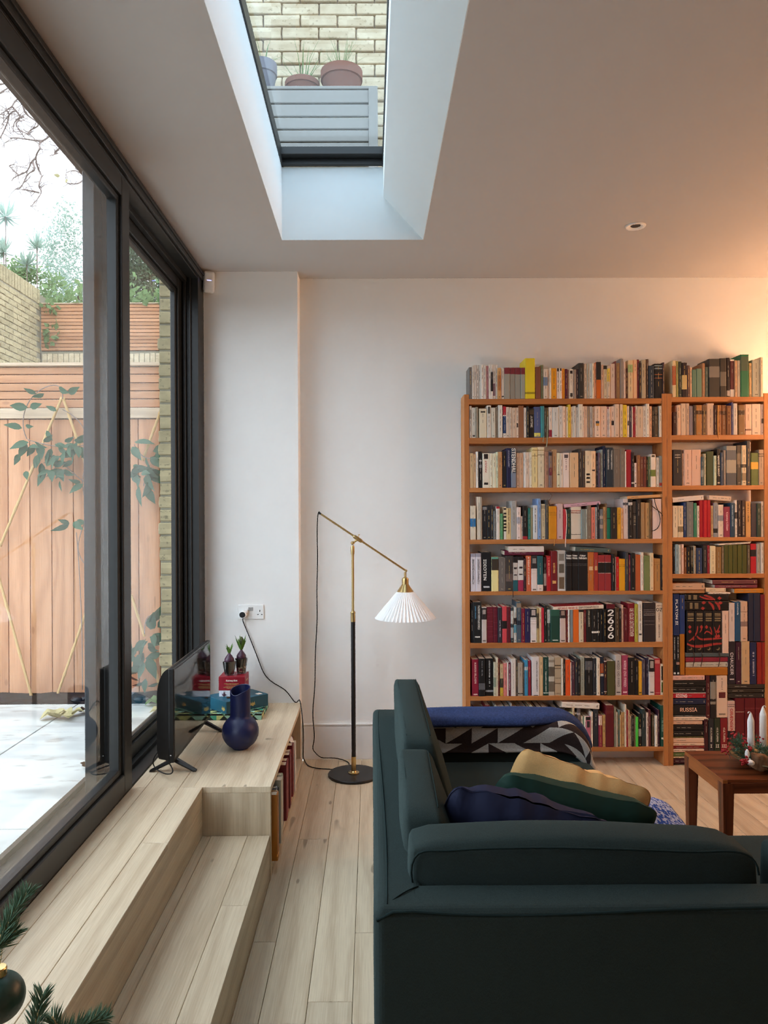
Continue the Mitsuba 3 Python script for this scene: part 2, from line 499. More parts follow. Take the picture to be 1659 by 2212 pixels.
# ---------------------------------------------------------------- oak steps and bench
ZT, ZL, YE = 0.36, 0.169, 2.948         # upper tread, lower tread, end of the bench
k = thing('oak_steps', 'pale oak two-step platform running along the foot of the garden doors', 'steps')
for xa, xb, cut in ((-0.945, -0.889, (0.2,)), (-0.889, -0.756, (1.15, 3.35)), (-0.756, -0.666, (0.4, 2.45))):
    js = [-1.5] + list(cut) + [YE]
    for a, b in zip(js, js[1:]):
        wood_put(k + '__tread_board', box(xa + .0006, a + .0005, ZT - .02, xb - .0006, b - .0005, ZT, .0012), 'mat_oak', 1)
for xa, xb in ((-0.945, -0.889), (-0.889, -0.756), (-0.756, -0.70)):
    wood_put(k + '__tread_board', box(xa + .0006, YE + .0005, ZT - .02, xb - .0006, YP - .001, ZT, .0012), 'mat_oak', 1)
for xa, xb, cut in ((-0.668, -0.633, (1.0,)), (-0.633, -0.49, (1.3,)), (-0.49, -0.402, (0.7, 2.42))):
    js = [-1.5] + list(cut) + [YE - .001]
    for a, b in zip(js, js[1:]):
        wood_put(k + '__tread_board', box(xa + .0006, a + .0005, ZL - .02, xb - .0006, b - .0005, ZL, .0012), 'mat_oak', 1)
for za, zb, c in ((ZL, 0.285, 0.3), (0.285, ZT - .0005, 1.4)):
    for a, b in ((-1.5, c), (c, YE - .001)):
        wood_put(k + '__riser', box(-0.69, a + .0005, za, -0.667, b - .0005, zb, .001), 'mat_oak', 1)
wood_put(k + '__riser', box(-0.425, -1.5, 0, -0.403, YE - .001, ZL - .0005, .001), 'mat_oak', 1)
put(k + '__carcass', join(box(-0.94, -1.5, 0, -0.70, YP - .001, ZT - .021), box(-0.69, -1.5, 0, -0.43, YE - .002, ZL - .021)), 'mat_oak')

k = thing('oak_bench', 'low pale oak bench with open book shelf under its top, against the white pilaster', 'bench')
wood_put(k + '__top', box(-0.70, YE, 0.337, -0.398, YP - .001, ZT + .001, .0012), 'mat_oak', 1)
wood_put(k + '__end_panel', box(-0.69, YE + .001, ZL - .01, -0.418, YE + .02, 0.337, .001), 'mat_oak', 2)
wood_put(k + '__upright', box(-0.42, YE + .001, 0.0, -0.399, YE + .026, 0.337, .001), 'mat_oak', 2)
wood_put(k + '__upright', box(-0.69, YP - .028, 0.0, -0.402, YP - .001, 0.337, .001), 'mat_oak', 2)
wood_put(k + '__shelf', box(-0.69, YE + .026, 0.035, -0.392, YP - .028, 0.053, .001), 'mat_oak', 1)
wood_put(k + '__back', box(-0.695, YE + .02, 0.0, -0.67, YP - .028, 0.337), 'mat_oak', 1)
wood_put(k + '__plinth', box(-0.44, YE + .026, 0.0, -0.41, YP - .028, 0.035), 'mat_oak', 1)

# ---------------------------------------------------------------- garden
struct('ground', box(-60, -20, 0.0, -1.15, 60, 0.26), 'mat_soil')
k = tag(num('patio'), 'pale grey stone patio outside the glass doors', kind='structure')
xs, ys = [-1.15, -1.713, -2.95, -4.15, -5.4, -6.6], [-2.2, -0.96, 0.25, 1.45, 2.64, 3.82, 4.385]
for a, b in zip(xs, xs[1:]):
    for c, d in zip(ys, ys[1:]):
        put(k + '__slab', box(b + .003, c + .003, 0.29, a - .003, d - .003, 0.33, .002), 'mat_stone')
put(k + '__bedding', box(-6.6, -2.2, 0.25, -1.15, 4.385, 0.322), 'mat_joint')
n = 60
gx, gy = np.meshgrid(np.linspace(-6.5, -1.05, n), np.linspace(4.385, 4.66, 12), indexing='ij')
gp = np.stack([gx, gy, 0 * gx], -1).reshape(-1, 3)
gp[:, 2] = 0.325 + 0.035 * meshkit.fbm(gp * 14, 3)
solo('soil', trimesh.Trimesh(gp, grid_faces(n, 12), process=False), 'mat_soil', 'dark bare soil in the bed at the foot of the cedar fence', 'soil', 40, kind='stuff')
for i, (px, py, s) in enumerate(((165, 1503, 1.0), (182, 1508, .8), (300, 1507, .9), (192, 1500, .7), (318, 1503, .8))):
    c = at(px, py, Y=4.42 + .02 * (i % 2))
    m = trimesh.creation.icosphere(subdivisions=2)
    v = m.vertices * (0.035 * s, 0.025 * s, 0.022 * s)
    m.vertices = v * (1 + .35 * (meshkit.noise(v * 60 + i * 9)[:, None] - .5)) + (c[0], c[1], 0.345)
    solo('stone', m, 'mat_black', ['dark stone on the soil just below the longest cane foot by the frame', 'dark stone partly hidden by the door frame at the soil edge', 'dark stone on the soil seen through the far door panel, beside the frame', 'small dark stone farther back on the soil by the door frame', 'dark stone on the soil seen through the far door panel, beside the green leaf'][i], 'stone', 40, group='dark stones along the edge of the bed')

# cedar fence: boards below, slats above, a pale cap
YF = 4.63
zf = lambda y: at(150, y, Y=YF)[2]
k = thing('cedar_fence', 'tall cedar fence of upright boards under horizontal slats, across the patio', 'fence')
b0, bw = at(18, 1200, Y=YF)[0], 0.1335
for i in range(-26, 18):
    xa = b0 + bw * i
    if xa + bw > -1.05:
        break
    wood_put(k + '__board', box(xa + .0025, YF, 0.335, xa + bw - .0025, YF + .02, zf(906), .002), 'mat_cedar', 2)
for ya, yb in ((792.5, 809), (809, 827.6), (827.6, 845), (845, 862.4), (862.4, 881), (881, 905)):
    wood_put(k + '__slat', box(-5.6, YF - .004 - (.012 if yb == 905 else 0), zf(yb) + .0028, -1.06, YF + .02, zf(ya) - .0028, .002), 'mat_weathered' if yb == 905 else 'mat_cedar', 0)
wood_put(k + '__cap', box(-5.6, YF - .03, zf(792.5) + .002, -1.06, YF + .07, zf(785), .002), 'mat_weathered', 0)
put(k + '__backing', box(-5.6, YF + .021, 0.3, -1.06, YF + .045, zf(790)), 'mat_bark')  # dark sheet added so the gaps between boards look shaded

# brick pier at the end of the doors
k = tag(num('wall_pier'), 'yellow stock brick pier at the edge of the glass', kind='structure')
put(k, box(-1.206, 4.303, 0.25, -1.13, 4.52, 3.17), 'mat_mortar')


def brick(L, H, D, seed):
    m = box(-L / 2, -D / 2, -H / 2, L / 2, D / 2, H / 2, 0.004)
    m = m.subdivide().subdivide()
    v = np.array(m.vertices)
    v += (meshkit.noise(v * 55 + seed * 13)[:, None] - .5) * 0.006 + (meshkit.noise(v * 18 + seed * 5)[:, None] - .5) * 0.006
    m.vertices = v
    return m


B_PIER = [mikit.ply(brick(0.21, 0.064, 0.06, s), 'mat_brick', smooth=35) for s in range(4)]
for i in range(33):
    put(k + '__brick', {**B_PIER[i % 4], 'to_world': T().translate([-1.208 + .105 + RNG.uniform(-.008, .008), 4.325 + RNG.uniform(-.003, .003), 0.37 + .0755 * i])}, None)

# garden wall of stock bricks running away from the house, and the raised wall at its end
XW, YW = -4.6, 10.5
zw = lambda y: at(93, y, Y=YW)[2]
k = tag(num('wall_garden'), 'yellow stock brick garden wall with a soldier course on top', kind='structure')
put(k, box(XW - .22, 5.5, 0.25, XW - .012, YW + .3, 4.52), 'mat_mortar')
B_SIDE = [mikit.ply(box(-.05, -.1075, -.0325, .05, .1075, .0325, .004), 'mat_brick')] + [mikit.ply(brick(0.1, 0.065, 0.215, s), 'mat_brick', smooth=35) for s in range(2)]
z_top = zw(626)
for r in range(19):
    z = z_top - 0.215 - 0.0425 - 0.075 * r
    for j in range(8):
        y = YW - .1125 - .225 * j - (.1125 if r % 2 else 0)
        put(k + '__brick', {**B_SIDE[1 + (r + j) % 2], 'to_world': T().translate([XW - .05 + RNG.uniform(-.004, .004), y, z])}, None)
B_SOL = mikit.ply(box(-.11, -.0325, -.1, .11, .0325, .1, .004), 'mat_brick')
for j in range(26):
    put(k + '__brick', {**B_SOL, 'to_world': T().translate([XW - .11 + RNG.uniform(-.004, .004), YW - .04 - .075 * j, z_top - .105])}, None)
k = tag(num('wall_end'), 'brick wall end course under the slatted screen', kind='structure')
put(k, box(XW, YW + .012, 0.25, -1.2, YW + .25, zw(759)), 'mat_mortar')
B_END = mikit.ply(box(-.0325, -.05, -.1, .0325, .05, .1, .004), 'mat_brick_pale')
for j in range(26):
    put(k + '__brick', {**B_END, 'to_world': T().translate([XW + .05 + .0755 * j, YW + .05 + RNG.uniform(-.004, .004), zw(764) - .1 + RNG.uniform(-.004, .004)])}, None)
k = thing('slatted_screen', 'cedar screen of thin horizontal slats on top of the far brick wall', 'screen')
hs = (zw(657.5) - zw(758)) / 13
for j in range(13):
    wood_put(k + '__slat', box(XW + .01, YW - .005, zw(758) + hs * j + .004, -1.7, YW + .02, zw(758) + hs * (j + 1) - .004, .002), 'mat_cedar', 0)
wood_put(k + '__cap', box(XW + .01, YW - .02, zw(657.5) + .003, -1.7, YW + .05, zw(655), .002), 'mat_weathered', 0)
put(k + '__backing', box(XW + .01, YW + .021, zw(759), -1.7, YW + .04, zw(658)), 'mat_bark')  # dark sheet again, painting shade into the gaps between slats

# neighbour's wall above the flat roof, seen through the skylight
k = tag(num('wall_neighbour'), 'pale brick wall above the roof, seen through the skylight', kind='structure')
put(k, box(-1.3, 4.58, 3.1, 4.5, 4.8, 6.2), 'mat_mortar_hazed')
B_UP = [mikit.ply(brick(0.215, 0.065, 0.06, 3 + s), 'mat_brick_pale', smooth=35) for s in range(4)]
for r in range(24):
    for j in range(9):
        put(k + '__brick', {**B_UP[(r * 3 + j) % 4], 'to_world': T().translate([-1.2 + .225 * j + (.1125 if r % 2 else 0), 4.575 + RNG.uniform(-.006, .006), 3.22 + .075 * r])}, None)
k = thing('slatted_planter', 'weathered grey slatted wooden planter box on the roof behind the skylight', 'planter')
YQ = 4.22
zq = lambda y: at(700, y, Y=YQ)[2]
xl, xr = at(560, 260, Y=YQ)[0], at(797, 260, Y=YQ)[0]
for ya, yb in ((193, 223), (224, 252), (253, 279), (280, 306), (307, 338)):
    wood_put(k + '__slat', box(xl, YQ, zq(yb) + .004, xr, YQ + .02, zq(ya) - .003, .003), 'mat_crate', 0)
xr2 = at(816, 260, Y=YQ)[0]
put(k + '__post', box(xr - .002, YQ - .012, 3.17, xr2, YQ + .03, zq(191), .003), 'mat_crate')
put(k + '__post', box(xl - .05, YQ - .012, 3.17, xl, YQ + .03, zq(191), .003), 'mat_crate')
put(k + '__side_panel', join(box(xr2 - .022, YQ + .031, 3.19, xr2 - .004, YQ + .30, zq(193), .003), box(xl - .05, YQ + .031, 3.19, xl - .03, YQ + .30, zq(193), .003)), 'mat_crate')
put(k + '__lid', box(xl - .05, YQ + .0, zq(191) - .001, xr2, YQ + .30, zq(191) + .016, .003), 'mat_crate')
ZQ = zq(191) + .016


def blades(o, n, h, spread, w, seed):
    r = np.random.default_rng(seed)
    vs, fs = [], []
    for i in range(n):
        a, L = r.uniform(0, 6.283), h * r.uniform(.6, 1.1)
        d = np.array([math.cos(a), math.sin(a), 0])
        s = np.array([-d[1], d[0], 0]) * w
        b = np.array(o) + d * r.uniform(0, spread * .4)
        for q, t in enumerate((0, .35, .7, 1.0)):
            c = b + d * spread * r.uniform(.5, 1.1) * t * t + np.array([0, 0, L * (t - .12 * t * t)])
            vs += [c - s * (1 - t * .9), c + s * (1 - t * .9)]
        k0 = len(vs) - 8
        for q in range(3):
            e = k0 + 2 * q
            fs += [(e, e + 1, e + 3), (e, e + 3, e + 2)]
    return trimesh.Trimesh(vs, fs, process=False)


for i, (px, rr, h, nm, lab, mt, pl) in enumerate(((738, .118, .155, 'flower_pot', 'largest terracotta pot of grassy shoots on the roof planter', 'mat_terracotta', (34, .24, .10)),
                                                  (653, .098, .09, 'flower_pot', 'low terracotta pot of thin shoots in the middle of the roof planter', 'mat_terracotta', (26, .22, .14)),
                                                  (566, .085, .20, 'flower_pot', 'bluish grey pot at the far end of the roof planter', 'mat_pot_blue', (30, .18, .12)))):
    c = at(px, 190, Y=YQ + .14)
    k = thing(nm, lab, 'flower pot')
    o = (c[0], YQ + .14, ZQ)
    put(k + '__pot', lathe([(0, 0), (rr * .66, 0), (rr * .95, h * .62), (rr * .95, h * .66), (rr * 1.03, h * .68), (rr * 1.03, h), (rr * .92, h), (rr * .88, h * .7), (0, h * .68)], 36, o), mt, 30)
    put(k + '__shoots', blades((o[0], o[1], o[2] + h * .66), pl[0], pl[1], pl[2], .004, i), 'mat_leaf_ivy')

# ---------------------------------------------------------------- plants
def leaf_mesh(L, w, bend=.25, n=5):
    """A pointed leaf along +x, lying in xy, folded a little along its rib."""
    vs, fs = [], []
    for i in range(n + 1):
        t = i / n
        ww = w * math.sin(math.pi * min(1, t * 1.02) ** .8) * (1 - .15 * t)
        z = -bend * L * t * t
        vs += [(L * t, -ww, z + ww * .25), (L * t, 0, z), (L * t, ww, z + ww * .25)]
    for i in range(n):
        e = 3 * i
        fs += [(e, e + 3, e + 4), (e, e + 4, e + 1), (e + 1, e + 4, e + 5), (e + 1, e + 5, e + 2)]
    return trimesh.Trimesh(vs, fs, process=False)


def leaves(points, size, seed, up=0.3, aspect=.42):
    """Many small leaves as one mesh."""
    r = np.random.default_rng(seed)
    n = len(points)
    d = r.normal(size=(n, 3)) + (0, 0, up)
    d /= np.linalg.norm(d, axis=1, keepdims=True)
    s = np.cross(d, r.normal(size=(n, 3)))
    s /= np.linalg.norm(s, axis=1, keepdims=True)
    L = size * r.uniform(.6, 1.25, (n, 1))
    p = np.asarray(points)
    v = np.stack([p, p + d * L * .5 + s * L * aspect / 2, p + d * L, p + d * L * .5 - s * L * aspect / 2], 1).reshape(-1, 3)
    b = np.arange(n)[:, None] * 4
    return trimesh.Trimesh(v, np.vstack([b + (0, 1, 2), b + (0, 2, 3)]), process=False)


def crown(c, rad, n, seed, clump=26):
    r = np.random.default_rng(seed)
    q = r.normal(size=(clump, 3))
    q = q / np.linalg.norm(q, axis=1, keepdims=True) * r.uniform(.35, 1, (clump, 1)) ** .6
    p = q[r.integers(0, clump, n)] + r.normal(size=(n, 3)) * .17
    return np.array(c) + p * np.array(rad)


def tree(name, label, c, rad, n, size, m, seed, foot):
    k = thing(name, label, 'tree')
    put(k + '__foliage', leaves(crown(c, rad, n, seed), size, seed), m, kind='stuff')
    put(k + '__trunk', tube([foot, (foot[0] * .5 + c[0] * .5, foot[1] * .5 + c[1] * .5, c[2] * .55), c], [.16, .1, .04], 10, 12), 'mat_bark', 40)
    return k


tree('evergreen_tree', 'dense dark evergreen tree filling the top of the far door panel', (-4.0, 14.5, 6.7), (.85, .9, 2.0), 30000, .075, 'mat_leaf_ever', 3, (-3.8, 14.8, .2))
tree('broadleaf_tree', 'pale leafy tree rising above the slatted screen, beside the evergreen', (-6.1, 15.8, 6.3), (.75, .8, 1.35), 6500, .08, 'mat_leaf_washed', 5, (-6.1, 16.0, .2))
tree('bushy_tree', 'bright green bush showing over the end of the brick garden wall', (-5.95, 13.2, 5.25), (.62, .6, .5), 5000, .085, 'mat_leaf_ivy', 9, (-5.9, 13.4, .2))
r = np.random.default_rng(4)
pts = np.stack([r.uniform(XW + .08, -2.0, 900), YW + .1 + r.uniform(-.12, .35, 900), zw(650) + np.abs(r.normal(0, .17, 900)) - .05], 1)
trail = np.stack([at(112, 660, Y=YW)[0] + r.normal(0, .05, 46), YW - .03 + r.uniform(-.03, .0, 46), zw(660) - r.uniform(0, .55, 46)], 1)
k = thing('ivy', 'ivy spilling over the top of the slatted screen, one strand hanging down', 'ivy', kind='stuff')
put(k, leaves(np.vstack([pts, trail]), .095, 4, -.4, .8), 'mat_leaf_ivy')

# bare hanging twigs of a twisted tree
k = thing('bare_tree', 'bare twisted tree branches hanging into the white sky above the patio', 'branches')
r = np.random.default_rng(21)


def twig(p, d, L, rad, depth, out):
    n = max(4, int(L / .045))
    q, P = np.array(p, float), [np.array(p, float)]
    for i in range(n):
        d = unit(d + r.normal(0, .42, 3) * (1, .5, 1) + (0, 0, -.05))
        q = q + d * L / n
        P.append(q.copy())
        if depth and r.random() < .42:
            twig(q, unit(d + r.normal(0, .9, 3)), L * r.uniform(.3, .6), rad * .6, depth - 1, out)
    out.append(tube(P, [rad, rad * .45], 5, caps=False))


MAINS = [[(345, 590), (330, 620), (285, 650), (270, 700), (245, 770), (265, 840), (280, 900), (265, 950), (280, 1000), (250, 1050), (205, 1090)], [(285, 650), (220, 640), (150, 630), (80, 635)], [(245, 770), (210, 800), (185, 850), (130, 880), (80, 920)], [(130, 880), (95, 850), (60, 815)],
         [(270, 1000), (200, 985), (150, 978)], [(225, 790), (230, 850), (180, 890), (150, 950), (108, 972)], [(150, 330), (110, 370), (80, 410), (40, 440), (-20, 480)], [(40, 440), (50, 520), (20, 590), (-20, 640)], [(150, 380), (160, 420), (200, 480), (260, 540), (210, 572), (190, 600), (150, 580), (128, 555)],
         [(80, 410), (130, 470), (110, 530), (150, 600), (180, 640)], [(-20, 335), (30, 300), (62, 285)], [(-20, 260), (30, 255), (70, 240)], [(430, 680), (400, 700), (390, 730), (340, 748)], [(580, 880), (555, 870), (510, 850), (455, 862)], [(575, 905), (510, 940), (450, 930)], [(110, 440), (60, 470), (10, 540)], [(160, 480), (100, 520), (90, 590)]]
for w in MAINS:
    P = [at(x / 3.16, 100 + y / 3.16, Y=6.25 + r.uniform(-.12, .12)) for x, y in w]
    out = [tube(P, [.0075, .0035], 6, 8 * len(P))]
    for q in range(len(P) * 2):
        i = r.integers(0, len(P) - 1)
        twig(P[i] + (P[i + 1] - P[i]) * r.random(), unit(r.normal(size=3) * (1, .6, 1)), r.uniform(.06, .17), .0034, 1, out)
    put(k + '__branch', join(*out), 'mat_twig', True)
for x, y, a_ in ((410, 885, 3.1), (450, 905, -1.2)):
    d_ = unit((math.cos(a_), -.3, math.sin(a_)))
    put(k + '__leaf', place(leaf_mesh(.05, .016), at(x / 3.16, 100 + y / 3.16, Y=6.2), d_, unit(np.cross((.1, 1, .2), d_)), unit(np.cross(d_, unit(np.cross((.1, 1, .2), d_))))), 'mat_leaf_fallen', True)
put(k + '__trunk', tube([(-5.6, 6.9, .2), (-5.7, 6.8, 2.5), (-5.4, 6.6, 4.6), at(60, 40, Y=6.3)], [.09, .03], 10, 16), 'mat_twig', 40)

# rosettes of narrow leaves on tall stems
for i, (px, py, s) in enumerate(((12, 468, 1.0), (80, 535, .8), (8, 545, .9), (58, 572, .8))):
    c = at(px, py, Y=11.6)
    k = thing('spiky_shrub', ['rosette of narrow spiky leaves highest against the white sky', 'spiky leaf rosette over the middle of the brick garden wall', 'spiky leaf rosette low at the edge of the picture', 'spiky leaf rosette standing just above the wall coping'][i], 'shrub')
    rr = np.random.default_rng(40 + i)
    ms = []
    for j in range(44):
        a, e = rr.uniform(0, 6.283), rr.uniform(-.6, 1.2)
        d = np.array([math.cos(a) * math.cos(e), math.sin(a) * math.cos(e), math.sin(e)])
        sd = unit(np.cross(d, (0, 0, 1)))
        ms.append(place(leaf_mesh(.33 * s * rr.uniform(.7, 1.1),   .020 * s, .2), c, d, sd, np.cross(d, sd)))
    put(k + '__leaves', join(*ms), 'mat_leaf_washed')
    put(k + '__stem', tube([(c[0] - .2, 11.9, .2), (c[0] - .1, 11.8, c[2] * .6), c], .007, 6, 14), 'mat_twig', True)

# climbing jasmine on bamboo canes
k = thing('climber', 'young climbing plant with long pointed leaves tied to bamboo canes on the fence', 'climbing plant')
YC = 4.585
stems = [[(190, 1225), (172, 1160), (186, 1105), (178, 1040), (190, 985), (183, 930), (160, 900), (135, 885)], [(135, 862), (120, 832), (95, 838), (60, 872), (50, 910), (58, 948)], [(60, 950), (90, 958), (130, 965), (188, 960)], [(95, 1000), (130, 1000), (170, 1032), (186, 1042)],
         [(165, 1150), (172, 1250), (178, 1490)], [(120, 1010), (100, 1030)], [(290, 960), (320, 990), (352, 975)], [(312, 1370), (325, 1330), (350, 1345)], [(320, 1000), (310, 1050)]]
for s in stems:
    put(k + '__stem', tube([at(x, y, Y=YC - .012) for x, y in s], .0028, 6, 5 * len(s)), 'mat_twig', True)
LV = [(95, 850, 200, 30), (78, 850, 160, 26), (127, 838, -30, 34), (148, 850, 20, 34), (60, 880, 175, 40), (65, 880, 10, 32), (48, 925, 165, 36), (55, 920, -10, 22), (100, 930, -60, 26), (122, 888, 150, 24), (62, 955, 200, 40), (75, 955, -30, 34), (85, 960, -65, 40), (95, 955, 25, 30),
      (118, 960, -10, 30), (125, 962, -45, 34), (140, 955, 20, 26), (150, 960, -80, 34), (165, 955, 30, 30), (175, 965, -60, 40), (105, 975, -100, 30), (100, 1015, -120, 40), (110, 1015, -20, 46), (115, 1005, 10, 34), (90, 1000, -85, 34), (125, 1012, -55, 36), (180, 1045, -140, 36), (175, 1042, 170, 26),
      (150, 1130, -150, 42), (158, 1128, -30, 34), (165, 1128, 0, 30), (150, 1130, 160, 24), (290, 955, 0, 48), (285, 965, -50, 40), (300, 1005, -120, 36), (310, 1010, -20, 50), (318, 1020, -70, 48), (320, 1020, -35, 44), (330, 975, 15, 46), (335, 980, -25, 40), (300, 1050, -90, 44), (315, 1055, -55, 40),
      (325, 1040, -100, 42), (305, 1030, 170, 34), (322, 1345, 45, 56), (325, 1360, 70, 50), (330, 1370, -20, 46), (315, 1380, -110, 50), (310, 1410, -120, 46), (305, 1440, 200, 40), (340, 1355, 30, 50), (318, 1420, -60, 50), (300, 1470, 150, 30), (128, 985, -130, 34), (140, 975, -100, 30)]
rr = np.random.default_rng(8)
for cx_, cy_, sp, m_ in ((110, 985, 30, 16), (150, 960, 26, 9), (310, 1010, 24, 12), (322, 1385, 22, 12), (320, 1450, 22, 8), (178, 985, 10, 4), (95, 960, 18, 5)):
    for q in range(m_):
        LV.append((cx_ + rr.normal(0, sp), cy_ + rr.normal(0, sp * .7), rr.uniform(-170, 10), rr.uniform(22, 40)))
for px, py, deg, Lp in LV:
    o = at(px, py, Y=YC - .02 - rr.uniform(0, .05))
    a = math.radians(deg)
    d = unit((math.cos(a), rr.uniform(-.9, .1), math.sin(a)))
    up = unit(np.cross(d, unit((-math.sin(a), rr.normal(0, .9), math.cos(a)))))
    L = Lp / 350.0
    put(k + '__leaf', place(leaf_mesh(L, L * .24, .15), o, d, np.cross(up, d), up), 'mat_leaf_jasmine', True)
for i, (a, b) in enumerate((((0, 1180), (134, 858)), ((136, 859), (192, 1025)), ((-40, 1110), (69, 1508)), ((121, 1510), (194, 1298)), ((308, 995), (357, 860)), ((283, 1285), (312, 1375)), ((327, 1405), (350, 1512)))):
    A, B = at(*a, Y=YC), at(*b, Y=YC)
    P = [A + (B - A) * t for t in np.linspace(0, 1, 33)]
    R = [.0085 + (.0025 if j % 8 == 0 else 0) for j in range(33)]
    solo('bamboo_cane', tube(P, R, 8), 'mat_bamboo', ['bamboo cane rising to the climber tip on the fence', 'short bamboo cane sloping down from the climber tip to the door frame', 'bamboo cane sloping down to the soil at the edge of the garden view', 'bamboo cane leaning up from the soil towards the door frame',
         'bamboo cane beside the brick pier at climber height', 'short bamboo cane among the lower leaves behind the far pane', 'lowest bamboo cane by the foot of the brick pier'][i], 'cane', True, group='bamboo canes on the fence')

rr = np.random.default_rng(31)
for i, (px, py, sz, lab) in enumerate(((85, 1555, .16, 'curled yellow leaf lying on the patio slabs near the soil'), (110, 1550, .17, 'broad yellow leaf fallen on the patio, middle of the row'), (143, 1546, .10, 'small yellow leaf at the end of the fallen row'), (312, 1523, .16, 'green leaf fallen on the patio behind the far pane'),
                                       (322, 1545, .17, 'yellow leaf fallen on the patio just outside the far pane'), (175, 1656, .05, 'tiny brown leaf lying alone on the patio slabs'), (172, 1538, .11, 'dry dark twig-like leaf on the patio by the frame'))):
    o = at(px, py, Z=.335)
    m = leaf_mesh(sz, sz * .33, -.1, 8)
    v = np.array(m.vertices)
    v[:, 2] = np.abs(v[:, 2]) + .02 * np.sin(v[:, 0] * 40 + i) ** 2 + np.abs(v[:, 1]) * .35
    v[:, 1] *= 1 + .35 * np.sin(v[:, 0] / sz * 14)
    m.vertices = v
    a = rr.uniform(-.5, .5)
    solo('fallen_leaf', place(m, o, (math.cos(a), math.sin(a), 0), (-math.sin(a), math.cos(a), 0), (0, 0, 1)), ['mat_leaf_fallen', 'mat_leaf_ivy', 'mat_bark'][1 if i == 3 else 2 if i > 4 else 0], lab, 'leaf', True, group='leaves fallen on the patio')
# ---------------------------------------------------------------- bookcases
YS = 4.22                                   # front of the bookcases
zs = lambda px, y: at(px, y, Y=YS)[2]
xs_ = lambda px, y: at(px, y, Y=YS)[0]
WL, WM = xs_(1003.5, 1100), xs_(1441.5, 1100)      # wide bookcase from WL to WM, narrow one from WM on
NR = xs_(1661, 1000)
SHELF_W = dict(A=(861, 872.5), B=(944.8, 957.5), C=(1053, 1062.5), D=(1164.8, 1174.5), E=(1276.8, 1285), F=(1388, 1399.3), G=(1503, 1512.6), H=(1614.5, 1624))
SHELF_N = dict(A=(857.2, 867.6), B=(939.5, 950), C=(1048.5, 1057.7), D=(1160.5, 1169), E=(1239.4, 1249))
ZW = {k: zs(1225, a) for k, (a, b) in SHELF_W.items()}
ZN = {k: zs(1545, a) for k, (a, b) in SHELF_N.items()}
UP = 0.0275
ztop = zs(1225, 851)
k = thing('wide_bookcase', 'wide pine bookcase nearest the floor lamp, full of books on eight boards', 'bookcase')
wood_put(k + '__upright', box(WL, YS, 0, WL + UP, YB - .02, ztop, .0015), 'mat_pine', 2)
wood_put(k + '__upright', box(WM - UP, YS, 0, WM - .0006, YB - .02, ztop, .0015), 'mat_pine', 2)
for n_, (a, b) in SHELF_W.items():
    wood_put(k + '__shelf', box(WL + UP, YS + .001, zs(1225, b), WM - UP, YB - .02, ZW[n_], .0012), 'mat_pine', 0)
k = thing('narrow_bookcase', 'narrower pine bookcase beside the wide one, its lower half stacked with books', 'bookcase')
wood_put(k + '__upright', box(WM, YS, 0, WM + UP, YB - .02, ztop, .0015), 'mat_pine', 2)
wood_put(k + '__upright', box(NR - UP, YS, 0, NR, YB - .02, ztop, .0015), 'mat_pine', 2)
for n_, (a, b) in SHELF_N.items():
    wood_put(k + '__shelf', box(WM + UP, YS + .001, zs(1545, b), NR - UP, YB - .02, ZN[n_], .0012), 'mat_pine', 0)

